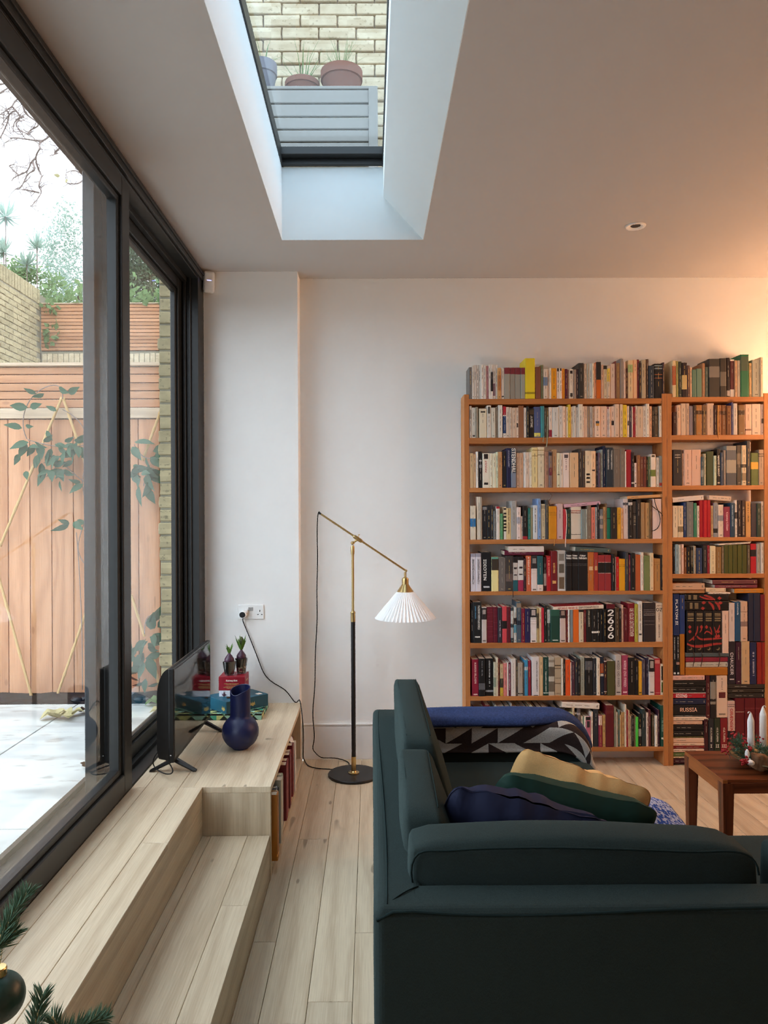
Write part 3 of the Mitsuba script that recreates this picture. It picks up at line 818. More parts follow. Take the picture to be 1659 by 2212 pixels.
S1 = 7.2130
ROWS = [
 ('A', 'W', 1000, 765, S1, """95:205:6e6a66 140:180:d9d2c8 175:170:cfc8be 210:170:d6cfc6 245:170:cdc5bb 280:165:e0d8ce 320:170:d3cbc2 365:185:a8757a 400:165:e3dcd2 435:165:dcd5cb:b275-575-171416 470:165:e0d9cf:b455-645-83626e
 505:165:ddd6cd 540:215:c99a62:b330-560-b0703c 595:225:d8cfc4:p645-660-222222 645:210:9c988c:m:b212-308-7d3038 735:212:938e82:m:b212-312-7d3038 815:212:9a968a:m:b212-315-7d3038 905:212:9a9b8e:m:b212-315-7d3038 970:65:e0cb2a:m:b590-620-9a8a20:w1125 1130:200:7c4b36:m 1212:170:6b7052
 1255:235:d9c7b5:b360-490-6d7f9a 1325:240:d4c5b6 1350:220:efe4d0 1378:222:e09a1e 1458:218:ecd9c8:p220-270-2a2422 1505:218:efdccb:p220-262-2a2422 1545:225:d9932a 1590:232:5c1f33 1632:245:8a6a60:w1655"""),
 ('A', 'W', 1220, 765, S1, """68:235:e8d9c6:p258-305-2b2020:p605-660-3a3430 135:240:9a8678 180:235:3d2b30 215:140:34322f 298:150:d9c3ab 350:145:b8b5a8 375:145:d6dbd8 430:140:f0dcc0 458:145:d9a383 492:122:c8641f:m:b122-400-2a2422 568:165:cfa98f 605:175:cfc0a4:b178-235-2e2a24 660:185:cdbda8:b225-430-d8bf52 710:150:d8c4b8
 785:110:7a3a35 800:140:8b6b4a:w860 860:72:8c8580 915:120:d8c0b0 950:222:4a2a28 985:95:d9c29a:b165-285-a3b87c 1065:90:f0c49a 1130:85:7a2a2e 1160:140:3a2a28 1195:90:b3a58a 1265:80:5b4a40 1310:180:2d3a48 1395:150:1c1e22:b175-190-8aa0a8:b215-235-7a90a0:b315-325-a06040:b370-380-9a5a50 1525:130:4a3a40:w1555"""),
 ('B', 'W', 1000, 765, S1, """100:810:d3cdc0:p870-1010-8a857c 140:835:d6cebf:p1255-1280-4a4440 200:825:8f8674 240:- 252:850:d9cfb4:p890-912-2a2420:w372 375:800:d8d2c6:p820-925-55504a:w440 442:835:cdcabb:w510 512:825:8a7a68 552:795:d6d3ca:w618 624:815:1f3f70:b815-950-b02035:b950-966-efe8e0:b1230-1297-e3dcd4:w672 672:825:d8c5b3 725:830:cdbba8 765:835:cfb9a3 830:835:dccab8:p1075-1140-2a2422 868:805:8c5f41:m 948:835:e3d8cc
 992:815:25282a 1030:850:1c1c1b:m:tJUSTINE|d9d5cc|960|1140|.42|d:b870-940-4a3c2c 1110:822:4f5a84:b1225-1282-d8cf6c 1212:810:3d8a93:m 1270:835:4a4030 1300:835:6b5a3c 1338:828:e0cfc0:b1180-1290-8a1f34 1390:828:d2d2cc 1495:808:d6d6d2 1555:812:f0cfb4:w1606 1612:825:e6d6bc:w1640"""),
 ('B', 'W', 1220, 765, S1, """55:785:d9b93e 95:820:e0d6c2 130:808:cfcac0 175:828:c8c8c2 215:780:e0dacb 285:812:e6d3c2 305:812:dcc0a8 355:815:8c8078 385:815:e0d3c6 432:822:b89880 465:812:e6cdb8:p1045-1080-3a4656:p1080-1120-cf9a4a 555:812:e6c8b2 655:820:e6cfc2:p825-855-9a2a34 690:820:e3cbb8 715:815:e6d0c0:p1040-1110-242024 778:780:d8bfa8:w850
 860:780:dcc6a8 908:792:dfc032 972:808:e6d9cc:p1045-1115-242020 1005:812:3a3448 1045:815:e0d0c4 1062:825:a02634 1084:825:9c2633 1103:805:e3cdb8 1130:812:d0bba2 1220:812:e0d6c8 1268:775:e6ded0 1320:815:dca884:w1358 1360:820:3d352f 1392:820:5a4c3a:b930-960-2c241c:w1456 1470:808:d6d2c8:w1512"""),
 ('C', 'W', 1000, 955, S1, """100:175:d9bf93 165:190:c9a27a 205:150:e6e3dc 240:148:17181c:p280-300-c8c8cc:p350-400-8a8a90 305:175:e6dfcb:m:tPROUST|b0352f|285|470|.27|u:p186-262-2a2422:p625-660-2a2622 415:178:e3dcc4 465:180:e0dcc0 520:155:cfd8c0 548:152:bd8f63 612:140:22242a 680:95:232548:m:tGUSTAVE_FLAUBERT|b8bcd0|130|390|.30|d 750:95:4b525c:m:tSTENDHAL|eceae4|98|480|.78|d:b480-700-7a8496 832:170:cfa98a 880:170:c9a283 940:158:e6dcd0 965:158:dfd6cc 990:158:e4dccf 1015:158:dcd2c6 1045:155:e6e0c8 1075:85:e0cf96:b120-132-a08448:b210-222-a08448 1165:78:dcd0b0:b120-132-a08c60:b195-206-8a7850:w1270
 1276:150:b3846a 1340:140:7a6a6a:b160-210-2c2c34:b400-520-6a2a3c 1392:118:b38e68 1462:170:e0dec0:p500-515-3a3a30 1515:175:d6c8b8 1560:168:e6d6cc:p195-250-5a5254:t*|6a4a54|270|440|.25|d:w1660"""),
 ('C', 'W', 1220, 955, S1, """80:165:d9b68c 215:105:3b3530 270:135:4a3f3a 318:135:ecd6b4:p490-520-1c1a1a:p545-575-1c1a1a:p610-640-2a2422 410:140:efc9a0:p430-455-3a2a26 485:215:3a3030 520:165:5a4a5c 555:118:93a3a3 592:60:1c2540 640:85:26343f:m:tTHOMAS_MANN|d6d8d4|128|425|.18|d|.76:tBUDDENBROOKS|d6d8d4|122|430|.18|d|.32 760:100:746a60 860:100:787066 940:145:e6dcd6 958:118:a31f30:m 1040:160:2a2022:b630-655-c8c4bc 1085:325:e6cfc6:p640-660-2a2422 1122:205:8a5a3e 1180:228:7c4630 1225:228:6a3028 1270:225:3a2f28 1300:228:5a6a4a 1338:190:e6d9c8:m:b435-540-6f7f3c:p205-235-4a4030:w1420 1425:240:d0d0ca:w1473 1475:215:8a9390:b640-690-a03a34:w1525"""),
 ('D', 'W', 1000, 955, S1, """112:992:d9d0bb:b1190-1315-2f72a8 203:- 218:852:ddd0bc 280:855:9a8672:w300 303:990:1c1f26:b1010-1055-8a8c90 375:995:1f2228 435:985:2d2d33 475:1072:6d7070 520:1005:ded6cc:b1005-1038-a82a34 575:1115:4f9a6c:w625 635:1010:d9c7a4:m:b1030-1055-1c1414:b1100-1125-1c1414:b1150-1180-1c1414:b1210-1240-1c1414:b1265-1290-1c1414:b1315-1340-1c1414:b1365-1388-1c1414:b1388-1512-ded6cc 678:1030:d9c08c:t*|4a2a1c|1040|1440|.35|d 752:918:a3a3a0 838:1015:e3d0c8:b1170-1270-a5a3ac 905:1155:e0d8d0 930:995:1e1c1c:b1465-1512-a02a34:w1008 1012:1030:2b7a70 1055:1022:8f8668 1095:985:ccd0d2:t*|3a3c44|1030|1420|.30|d 1165:880:7d9cc8 1218:965:c9bd9c:b985-1040-a09478 1285:900:4a4a4a:w1336 1338:1000:cf8a1f:m:b1090-1094-7a4a10:b1110-1114-7a4a10:b1135-1139-7a4a10 1462:962:cbb0b0:w1560 1560:1045:c23a44:m:w1612"""),
 ('D', 'W', 1220, 955, S1, """30:1050:1f3a33 95:1008:dccfbc:m:b1062-1072-a04a3c:b1085-1095-a04a3c:b1105-1113-8a5a4c:b1435-1447-7a7268 258:1045:7f8c8a:m 322:1045:a8b0a8 352:985:7c6c5c 412:1015:d97a68 475:1015:9ba0a0 505:960:1f2630 540:1045:6a7078:b1150-1200-b0a49c:b1290-1350-a89c98 600:1010:b08a5c 640:960:8a6a48 655:1025:1f7a5c:m:b1185-1198-10302a 718:1015:2a2522 815:1020:d9a02c:t*|3a2a14|1050|1290|.22|d 880:1030:dcae7c 908:885:d6c8c4:b945-985-4a4a52 990:885:211f1f:b940-985-d0ccc8 1060:925:4a423c:b1110-1130-2a2420:t*|a89c84|1160|1310|.55|d 1122:900:2a2220 1182:940:a3825a 1250:945:c09a68 1330:900:6a5038:w1355 1365:885:e6cdc4:m:w1512"""),
 ('E', 'W', 1000, 1170, S1, """120:185:d6d2da:m:b185-240-9a98a6:tBRØDRENE_KARAMAZOV|1c1a20|275|660|.42|d 203:185:d6d2da:m:b185-240-9a98a6:tBRØDRENE_KARAMAZOV|1c1a20|275|660|.42|d 285:165:14181c:m:tIDIOTEN|e6e6e2|275|600|.30|d|.36:p690-715-c8ccd0 445:240:e8dc9a:m:b240-272-5a9a88:b272-445-3c342a 555:250:6a6460 668:225:3f3a38:b500-620-6a5a54 778:235:26606a:m:b235-330-1c1a1e:b330-600-c8c2bc:p400-430-2c2428:p510-530-3a3034 858:235:a33050:m:b235-290-1c1a1e:b290-600-d6d0ca:p390-420-3a3034:p500-520-2c2428 948:265:3a2228 985:220:c4623f:m:t*|f0d8c4|240|690|.30|d 1065:225:e3d4cc:m:b225-420-2f2c2e:p260-340-8a8480:p735-755-7a706a:b440-444-b09c90:b490-494-b09c90 1160:225:245a60:b670-770-e0cfc6:w1252
 1255:245:3a1f20:b500-690-b8a49c 1305:225:b01f26:m:t*|e8a890|255|560|.30|d 1375:150:6e1a22:m:t*|d8a868|335|560|.36|d:p610-655-d8a868 1470:140:b8b6b0:m:p190-300-7f7a70:p350-490-5f594e:p555-740-6a5a48:b740-770-d6d6d4:w1604"""),
 ('E', 'W', 1220, 1170, S1, """15:150:1a1a1c:m:tPéter|e8e6e2|205|235|.30|h:tNádas|e8e6e2|240|275|.30|h:b350-354-6a6a6a:b372-376-6a6a6a 112:150:1a1a1c:m:tPéter|e8e6e2|205|235|.30|h:tNádas|e8e6e2|240|275|.30|h:b350-354-6a6a6a:b372-376-6a6a6a 205:155:17171a:m:tPéter|e8e6e2|205|235|.22|h:tNádas|e8e6e2|240|275|.22|h:b350-354-6a6a6a:b372-376-6a6a6a 360:165:b8672f:p390-450-d8b890 455:170:a0322c:p380-450-c8a070 520:210:963034:m:b322-328-c8b8b0:b330-490-1c1818:b492-498-c8b8b0 625:210:963034:m:b322-328-c8b8b0:b330-490-1c1818:b492-498-c8b8b0:w727 732:190:1c1c1e 785:240:b8a8a0 798:240:c41f26 848:272:e0a01e:m:b360-366-8a5a18:b382-388-8a5a18 945:165:3a3c42 995:205:7a2a44 1028:180:161618 1100:205:b0592f:m 1180:170:e3dcd0:w1231 1236:220:73804f:m:b300-304-4a5830 1328:180:dcc49c 1388:265:b3854f:b320-324-8a6030:b355-359-8a6030 1492:210:241c1c:w1548"""),
 ('F', 'W', 1000, 1170, S1, """130:955:1a1c20 158:945:1d2022:m:tFJODOR_DOSTOJEVSKIJ|e0dcd4|1000|1365|.25|d|.68:tONDE_ÅNDER|5a9ac0|1005|1200|.18|d|.30:p1470-1490-d6d6d2 292:1020:cfc4c0:m:b1035-1215-2f2a2c:p1060-1130-a89c98:p1530-1550-6a6260 372:1020:6b1c2c:m:b1060-1064-8a4048:b1100-1104-8a4048:b1160-1164-8a4048:b1240-1244-8a4048:b1320-1324-8a4048:b1400-1404-8a4048:b1480-1484-8a4048 472:1020:661a2a:m:b1060-1064-8a4048:b1160-1164-8a4048:b1260-1264-8a4048:b1360-1364-8a4048:b1460-1464-8a4048 545:1030:2c2e38:t*|b8b4c0|1230|1500|.30|d 610:1010:d04a54:m:b1235-1355-1f1a1c 685:1020:5c1824:m:b1060-1064-7a3440:b1160-1164-7a3440:b1260-1264-7a3440:b1360-1364-7a3440 745:1030:2f3c42:b1080-1280-c8ccc8:b1340-1500-a8acac 790:1025:c8ccc8:b1190-1290-2a2426:b1300-1420-4a90a8 836:940:4a5a66:b960-1030-8a7a68:b1230-1300-2a3440 912:1045:7a1c34 970:1045:262450 1050:1045:e3d8d4:m:b1048-1220-2a2a2e:p1065-1150-b4a8a2:b1180-1220-c8c4c0:p1540-1560-5a5250:b1240-1244-9a8c84:b1280-1284-9a8c84 1152:1040:b09a6a:b1120-1350-2a2418 1185:1035:e6d9b0 1225:1035:b8283c:m 1265:1000:1c2220 1310:1030:34443f:b1060-1270-c0c8c4 1365:1062:1d4438:m:p1530-1545-d0d4cc:b1060-1160-2c5a4a 1512:1065:cdb8b0:m:b1066-1195-2f2626:p1080-1150-9a8074:p1535-1555-6a5a54 1605:1060:7a2a2e:w1650"""),
 ('F', 'W', 1220, 1170, S1, """55:1060:e6e6e2 75:1060:7d93a0:m 130:1055:dc6a22:m 222:1060:cdbfa4:b1060-1100-2a2420 295:1060:6a2024 335:1060:1a1816:tJORGE_LUIS_BORGES|b0ac98|1065|1330|.30|d 420:1060:1c1a1a:b1403-1432-ddd8cc 500:1060:191818:b1398-1428-ddd8cc 545:1060:151516 600:1060:131314:w648 650:975:151314:m:b975-1045-5c1420:t2|f2efe8|1060|1160|.72|h:t6|f2efe8|1180|1285|.72|h:t6|f2efe8|1300|1400|.72|h:t6|f2efe8|1420|1520|.72|h:w782 786:1035:4a3a28 850:1045:1c1818 880:990:c9a594 915:1040:5c1420 988:965:7e1a26:m:tDE_VILDE_DETEKTIVER|e6dccc|1045|1485|.55|d 1095:975:a8a03c 1142:935:d8d6d0:t*|3a3a3c|985|1400|.28|d:p1440-1465-2a2a2a:w1212 1225:955:2d2628:m:b1065-1070-9a908c:b1095-1100-9a908c:b1120-1125-9a908c:b1145-1152-b0a8a4:b1240-1245-7a706c:b1300-1305-7a706c:w1412 1415:960:d6c3ac:m:tAMOS|7a5a4c|990|1012|.55|h:tOZ|3a2c28|1035|1090|.70|h:t*|6a4c3c|1110|1520|.22|d:w1528"""),
 ('G', 'W', 1000, 1395, S1, """140:215:8a1c34:m:tKAREN_BLIXEN|e0b8b4|265|590|.30|d:p745-765-e0b8b4 248:205:17181a:m:t*|8a8c90|240|480|.18|d:b580-680-5a5c60 350:200:0e0f10:m:t*|d0d0cc|235|640|.16|d:b690-720-8a8c90 478:260:c8c8b0:b490-640-8a9a88 520:190:d8ccb4 550:205:5c1a22:w572 578:290:c9b088:b510-650-3c382c:b650-790-c8a83c 632:275:d6807a 692:265:e0dcd6 710:265:5a2438:t*|e0c8d0|290|700|.40|d 748:210:ddd6cf:m:t*|a8a09c|240|720|.22|d:w826 826:215:4a4440 857:270:a69c8e:b735-750-2a2420 935:265:4a5050 960:225:3d8fb8:b330-380-d0d8dc 1015:235:8a1f38:w1060 1075:180:d8d4d4:m:tZBIGNIEW_HERBERT|5c565c|235|720|.22|d|.68:p768-785-5a5456 1192:180:d0b48a 1250:180:163f38:m:tDjævelen_på_vejen|e6e6e0|400|715|.30|d:t*|a8c0b8|215|380|.14|d:b732-745-d0d8d0 1335:185:b8b2a4:m:b220-260-8a8274:b330-480-5a5246:b560-720-6a6254 1430:180:b09c80:m:b300-320-5a4c38:b350-362-6a5a44:b505-512-5a4a38:b585-600-6a543c:b745-752-6a543c 1535:200:ded6c8 1565:210:1f1f1f 1600:220:dc5420:w1678"""),
 ('G', 'W', 1220, 1395, S1, """85:260:d8ccc0 105:250:4a2a38 160:200:34343a 205:215:1c1c1e 240:175:a0a496:m:t*|6a6c60|200|730|.32|d:w311 320:190:17191a:b240-380-5a5c60 435:200:2a2e34 498:195:e0d2bc:w552 552:175:1f2a3a:b280-430-b0552c:b440-480-d8d0c4 612:215:3a2020:b235-250-d8ccc4:b715-725-d8ccc4:w657 662:240:4a4a2a:m 786:150:b8b0aa:m:tKRIG_OG_FRED|5c5458|235|650|.38|d:p725-745-5c5458 886:150:a0405c:m:tKRIG_OG_FRED|e8c8cc|235|650|.38|d:p725-745-e8c8cc:w990 995:185:161414 1096:230:141216 1148:245:e0a830:m:p735-755-4a3a18 1206:215:4a4250 1260:190:241f38 1312:215:d6ccc6:m:b215-410-1c1a1c:p240-350-a09890:b425-429-9a8e88:b480-484-9a8e88:p725-745-5a5250 1402:200:a8303a:m:b225-280-d08078:b745-750-d8b0a8 1490:285:e6dcc4:m:p320-545-1c1a18:p580-740-4a5c2c:w1560"""),
 ('H', 'W', 1000, 1395, S1, """145:1005:8a3034:v 188:1000:e0d2b8:v:w345 347:930:6a2028:v:w420 500:935:b8c0b8:v:w528 530:945:3a4a44:v:w650 655:950:2a2c2e:v:w740 745:900:b0b0ac:v:w765 770:950:3a3c38:v 850:960:2c2c30:v 923:965:c0c4c4:v:w995 1000:960:3a3836:v 1045:940:d0c8a0:v:w1085 1090:970:5a5248:v 1150:960:3c2c28:v 1232:960:8a4a3a:v:w1320 1325:1000:4a3a30:v 1390:1035:d8b878:v 1425:1000:8f8a80:v 1505:960:2d2a2a:v:t*|9a968c|1000|1180|.30|d:w1595 1602:1060:9aa070:v:w1620"""),
 ('H', 'W', 1220, 1395, S1, """0:1060:a8b088 40:1045:c0c890 122:950:cdb898:w154 156:1045:b8b0a0:b1070-1140-2a2624 196:985:5a5050:b1050-1080-b8b0b0 250:1100:dcd4c4 285:1110:6a8a68 305:1105:f0e6d8 330:1110:b86a80:m:b1112-1160-1c1a1c:p1175-1275-3a3036 405:1030:ece2d4:w441 447:985:2a2e34:w526 530:1085:8a2a40:b1090-1240-e0c8c0 586:1080:c8a468 640:930:5e1620:m:b950-954-8a4a40:b1020-1024-8a4a40:b1045-1049-8a4a40:w766 766:960:8a8a78 805:1040:c8b49c 826:1000:6a8a8c 862:1080:c8a878 882:1040:b8905c 935:920:d8cdb8 962:1010:9a3038 986:1010:d0b898 1012:1090:bdb8a8 1040:1090:2a2420 1082:1085:8a7050 1110:1115:4fc84a:m 1150:1060:1a1c1c:b1300-1420-9a9c98 1195:990:2a3a3c:w1262 1270:1045:dcc8b8 1306:1000:5a2a2e:w1342 1355:1075:4a4430:w1400 1405:1095:ece6dc 1448:1000:3a2030:w1478 1490:935:144a40:m:t*|8ab0a4|1130|1360|.40|d:p1440-1470-d8dcd4:w1560"""),
 ('A', 'N', 1420, 740, 4.2553, """137:165:d9c49a:b215-390-b0603c 172:170:a8a060 195:175:3a4034 225:185:2a2024:b300-430-c8b078 275:210:6a5048 300:230:d8b89a 318:250:5f7f6c:m 360:240:6b8a78:m 410:190:a07858 440:225:5a6a60:w470 475:150:3c3a36:m:b220-320-7a7670:w576 576:145:38342f:m:b270-400-6a665e 637:140:241e20:b440-490-b0a8a4 668:155:d8d0c8:b170-430-5a2a2c 710:165:b89878 735:165:b8b0a0 765:110:2a6a4a:m:b130-260-4a5a4a 842:190:c8a878 870:160:a0a090:w948 948:135:e0c8a8:w974"""),
 ('B', 'N', 1420, 740, 4.2553, """142:640:3a1e1c 180:575:d8b89c 215:560:d0b8a0 262:560:c4aa94 295:585:8a8088 330:575:3a2a20 355:575:a8743c:b625-660-4a3018 410:575:6a5038:b630-660-3a2a18 455:560:d8bca4 522:575:3a1c18 545:575:8a5a2c:b630-665-5a3418 590:575:7c4e28:b630-665-4a2c14 635:580:6a4020 680:550:4a4a78 697:560:c0b8b0:w737 745:575:7a5c38:b625-665-3a2a18 806:568:d0b09c:b795-810-7a5c50 866:565:c8b4a4 950:568:d0b8ac:p700-745-4a3a34:w980"""),
 ('C', 'N', 1420, 740, 4.2553, """145:985:2d2a2c:p1030-1036-c8c0bc:p1055-1060-c8c0bc 228:1020:dcb49c 245:985:dcb8a4 315:985:dab5a0 402:1050:2a4a58:b1170-1235-8a9a9c 425:1022:a8a890:w448 450:1000:3c4a2c:m 518:1040:b8c8b0 545:980:161616:m:tMASSE_&_MAGT|e0dcd4|1040|1230|.50|d:p1285-1295-d0ccc4 582:1010:3a4a60 608:990:8a8078:w630 632:950:8a8a82:m:b990-1080-5a6068:b1080-1200-9a968a:b1200-1310-4c5158:w728 728:945:4a4238:b1020-1120-7a6c58 775:945:c8b898:b1120-1150-4a4238:b1200-1270-8a7a60 820:905:3a3a3c 858:1015:5a6a34:m:b1100-1165-d8a840:w931 932:985:a89078:b1020-1030-5a4a3a:b1040-1050-5a4a3a:w980"""),
 ('D', 'N', 1420, 740, 4.2553, """142:1500:dcc8a8 190:1500:d8c4a0:b1690-1740-8a7858 240:1470:1f3a68 268:1465:707474:w333 335:1475:3a8060 365:1500:e0d0c0 388:1450:b01824:m 425:1450:b81a26:m 458:1450:ac1722:m 490:1500:b8a078 515:1475:8a9098:b1710-1750-1c1c20 557:1490:d8c8b8:b1590-1640-8c9098 610:1510:8a3048:m:tCasey_Lillian|e0b8c0|1560|1730|.40|d 670:1475:1f3f58:m:tNATHAN_DEN_VISE|a8c0d0|1495|1690|.28|d 712:1450:e0d8d0:b1560-1620-3a3434 735:1450:2a1e20 775:1450:3a2a26:t*|b8a488|1510|1780|.40|d 810:1460:c89a60:t*|4a3018|1480|1660|.30|d 860:1480:3f363c:m 915:1480:304034 952:1460:d8ccbc:w980"""),
 ('E', 'N', 1420, 740, 4.2553, """145:1855:1a1a1a 165:1855:8aa0a4 198:1860:d0c8b8:w218 222:1855:d8b4a0 245:1885:7a4a28 270:1880:181818 305:1880:282420:b1910-2040-5a5248 335:1870:a89880 355:1890:283c60:w415 418:1865:2f2c2c 460:1865:8a2028 485:1870:d8c8a0 538:1880:8a6a40 590:1870:7a6a50 615:1860:4a4c20:m 655:1860:50521f:m 692:1860:4c4e20:m 736:1860:525422:m 780:1860:4a4c1f:m 825:1860:5a5040 855:1850:b01828:m:b1905-1968-1c1416 912:1850:9a9890:w946 950:1840:c8c4bc:w980"""),
]
# lying books and the free stacks of the narrow bookcase: x0 y0 x1 y1 colour in picture pixels, base given by y1
S5 = 5.1423
STACK = dict(
 up="""128:275:180:735:1c2c54:tPLATON_I|dcdcd8|330|600|.40|d 181:275:248:735:1c2c54:tPLATON_II|dcdcd8|335|620|.40|d 249:285:308:718:22386a 135:742:172:1172:141416:t*|c8c8c4|750|1000|.28|d:p1145-1165-d0d0cc 173:742:211:1172:141416:t*|c8c8c4|750|1000|.28|d:p1145-1165-d0d0cc 212:742:249:1172:141416:t*|c8c8c4|750|1000|.28|d:b1030-1060-a07868:p1145-1165-d0d0cc 252:720:306:1172:a8661c:m
 720:462:793:932:d8b8a4 795:375:862:808:c8bab0 863:360:924:798:1f4a6a:tSOPHUS_CLAUSEN|e0e4e4|375|505|.20|d 926:358:1004:798:c8a890:b470-476-7a5c4c:b580-635-8a7068 1012:265:1069:798:23263a:m 1071:265:1144:798:23263a:m 1146:282:1206:798:6a1420:m
 786:800:869:1275:241e26:m:tCHAUCER|c8c0c4|925|1170|.42|d:p1215-1228-c0b8bc 871:810:934:1275:3a1428 936:800:1028:1275:c0a078 1031:812:1104:1275:1c2448:t*|b8b8c4|920|1190|.26|d 1106:812:1164:1275:8a2018:m 1166:812:1208:1275:8a2018:m
 541:1182:586:1652:4a1418 588:1182:655:1652:16161a:b1250-1440-8a8478:b1470-1500-8a8478 657:1182:781:1645:d8bca4:m:p1365-1430-5a2024:p1600-1620-8a7868:t*|7a6458|1210|1345|.14|d 520:1665:565:2036:3a0e18 566:1655:631:2036:23262c:m:tKULTUREN|d8d4c8|1760|1915|.28|d:tI|d8d4c8|1945|1980|.30|h 633:1655:701:2036:263020:m:tKULTUREN|d8d4c8|1760|1915|.28|d:tII|d8d4c8|1945|1980|.30|h 703:1655:781:2036:7a1820:m:tKULTUREN|e0c8b8|1760|1915|.28|d:tIII|e0c8b8|1945|1980|.34|h
 783:1465:865:1905:c8a89c:m:tGRÆNSEN|a01c20|1550|1800|.42|d:b1500-1506-4a3c38:b1520-1526-4a3c38:b1795-1905-1c1820 868:1432:968:1905:5c0e1a:m:b1580-1588-a08478 970:1432:1088:1905:5c0e1a:m:b1540-1546-7a3038 1090:1432:1200:1905:5c0e1a:m:b1540-1546-7a3038""",
 up_black="""325:460:414:925:141011 415:460:510:925:141011 511:460:612:925:141011 613:460:719:925:141011""",
 lie="""128:155:525:228:c8a080 128:232:525:268:9a6a40 540:205:760:252:d8c0a0 575:256:810:273:e6dccc 615:115:1110:165:6a3a3c:b0-0-0 640:170:1110:208:7a3440 858:214:1200:265:b8741f 325:275:790:347:141011 325:350:795:457:141011
 312:925:795:972:4a5558:m 315:975:790:1027:8a2438:m 318:1030:795:1088:b8b0a0 312:1090:780:1179:a8661c:m 786:1276:1195:1325:2a2420 786:1327:1195:1372:2c2620 786:1374:1195:1430:2a2522 140:1178:525:1232:d8a898 140:1234:540:1300:141414 142:1302:535:1366:161414 140:1368:540:1378:d8ccc0 140:1378:540:1432:b02030:tRISING|e8ded8|210|335|.75|x 145:1436:545:1502:1c2440 145:1504:560:1612:16161a:m:tRUSSIA|e8b8a0|255|445|.42|x 140:1614:585:1637:3a3a38 145:1639:565:1681:d8c0a8 145:1683:500:1724:d0a88c 150:1726:520:1790:121214 150:1792:520:1853:131315 150:1855:520:1873:5a5428 148:1875:545:1926:dcb498 148:1928:555:1960:e0c0a4 148:1962:550:1989:7a1418 148:1991:552:2032:d8b8a0 148:2036:520:2078:5a6a38 148:2080:525:2098:c8b090 148:2100:540:2158:3a1420
 540:2038:780:2098:5a3a24 540:2100:785:2158:4a2a1c 785:1908:1195:1960:6a4028 785:1962:1195:2030:7a5a3c 785:2034:1195:2098:3a2a24 785:2100:1195:2158:5a4a3c""")
LIE_W = [(1098.5, 1180, 1175, 1193, 'd8d0c8', 0), (1090, 1189.5, 1175, 1199.5, '5c1a34', 0), (1243, 1182.5, 1319, 1193, '4a5a58', -3), (1195.8, 1308.2, 1304, 1317, 'e8d8c4', 2), (1214, 1518, 1295, 1530.5, 'e6dccf', -3),
         (1172, 1093, 1297, 1094, 'x', 0), (1355, 1069.5, 1433, 1076.5, 'd0a06c', 3), (1218, 1086, 1297, 1093.5, 'c8a0b0', 5)]
LIE_N = [(1453, 1072, 1520, 1083, 'dcd0c4', 4.5), (1532, 1071, 1579, 1081.5, 'd0bca8', -4), (1554, 1172.5, 1620, 1176.5, 'd8ccbc', 3)]

TEXTS = {}


def text_flat(s):
    if s not in TEXTS:
        m = meshkit.text_mesh(s, 1.0, 0.01, bold=True)
        TEXTS[s] = (np.array(m.vertices) - (m.bounds[0][0], m.bounds[0][1], 0), np.array(m.faces), m.extents)
    return TEXTS[s]


class Paint:
    """Faces with a colour each, as one mesh with colours on its (unshared) vertices."""

    def __init__(self):
        self.v, self.c, self.f, self.n = [], [], [], 0

    def add(self, v, f, c):
        v = np.asarray(v, float)
        self.v.append(v)
        self.f.append(np.asarray(f, int) + self.n)
        self.c.append(np.broadcast_to(np.asarray(c, float), (len(v), 3)))
        self.n += len(v)

    def mesh(self):
        return trimesh.Trimesh(np.vstack(self.v), np.vstack(self.f), process=False), np.vstack(self.c)


def book_paint(P, w, h, d, c, bands, cover_t=.0018, soft=False):
    """A cover in book space: x across the spine, y away from it, z up. bands: (z0, z1, colour) across the spine."""
    t = min(cover_t, w * .22)
    rr = min(.004, w * .22)
    poly = np.array([(0, d), (0, rr), (rr * .3, rr * .3), (rr, 0), (w - rr, 0), (w - rr * .3, rr * .3), (w, rr), (w, d), (w - t, d), (w - t, rr + t), (t, rr + t), (t, d)])
    n = len(poly)
    base = lin(c)
    patches, bands = [b for b in bands if len(b) > 3 and b[3] == 'p'], [b for b in bands if len(b) < 4 or b[3] == 'b']
    for z0_, z1_, cc, _ in patches:
        P.add([(w * .2, -.0003, z0_), (w * .8, -.0003, z0_), (w * .8, -.0003, z1_), (w * .2, -.0003, z1_)], [(0, 1, 2), (0, 2, 3)], lin(cc))
    cuts = sorted({0.0, h} | {min(max(z, 0), h) for b in bands for z in b[:2]})
    for za, zb in zip(cuts, cuts[1:]):
        cc = base
        for b in bands:
            if b[0] <= (za + zb) / 2 <= b[1]:
                cc = lin(b[2])
        for i in range(n):
            a, b2 = poly[i], poly[(i + 1) % n]
            P.add([(*a, za), (*b2, za), (*b2, zb), (*a, zb)], [(0, 1, 2), (0, 2, 3)], cc if 1 <= i <= 5 else base)
    capf = [(0, 1, 10), (0, 10, 11), (1, 2, 10), (2, 3, 10), (3, 4, 10), (4, 9, 10), (4, 5, 9), (5, 6, 9), (6, 7, 8), (6, 8, 9)]
    for z, s in ((0, 1), (h, -1)):
        P.add([(*q, z) for q in poly], [f[::s] for f in capf], base)
    return t, rr


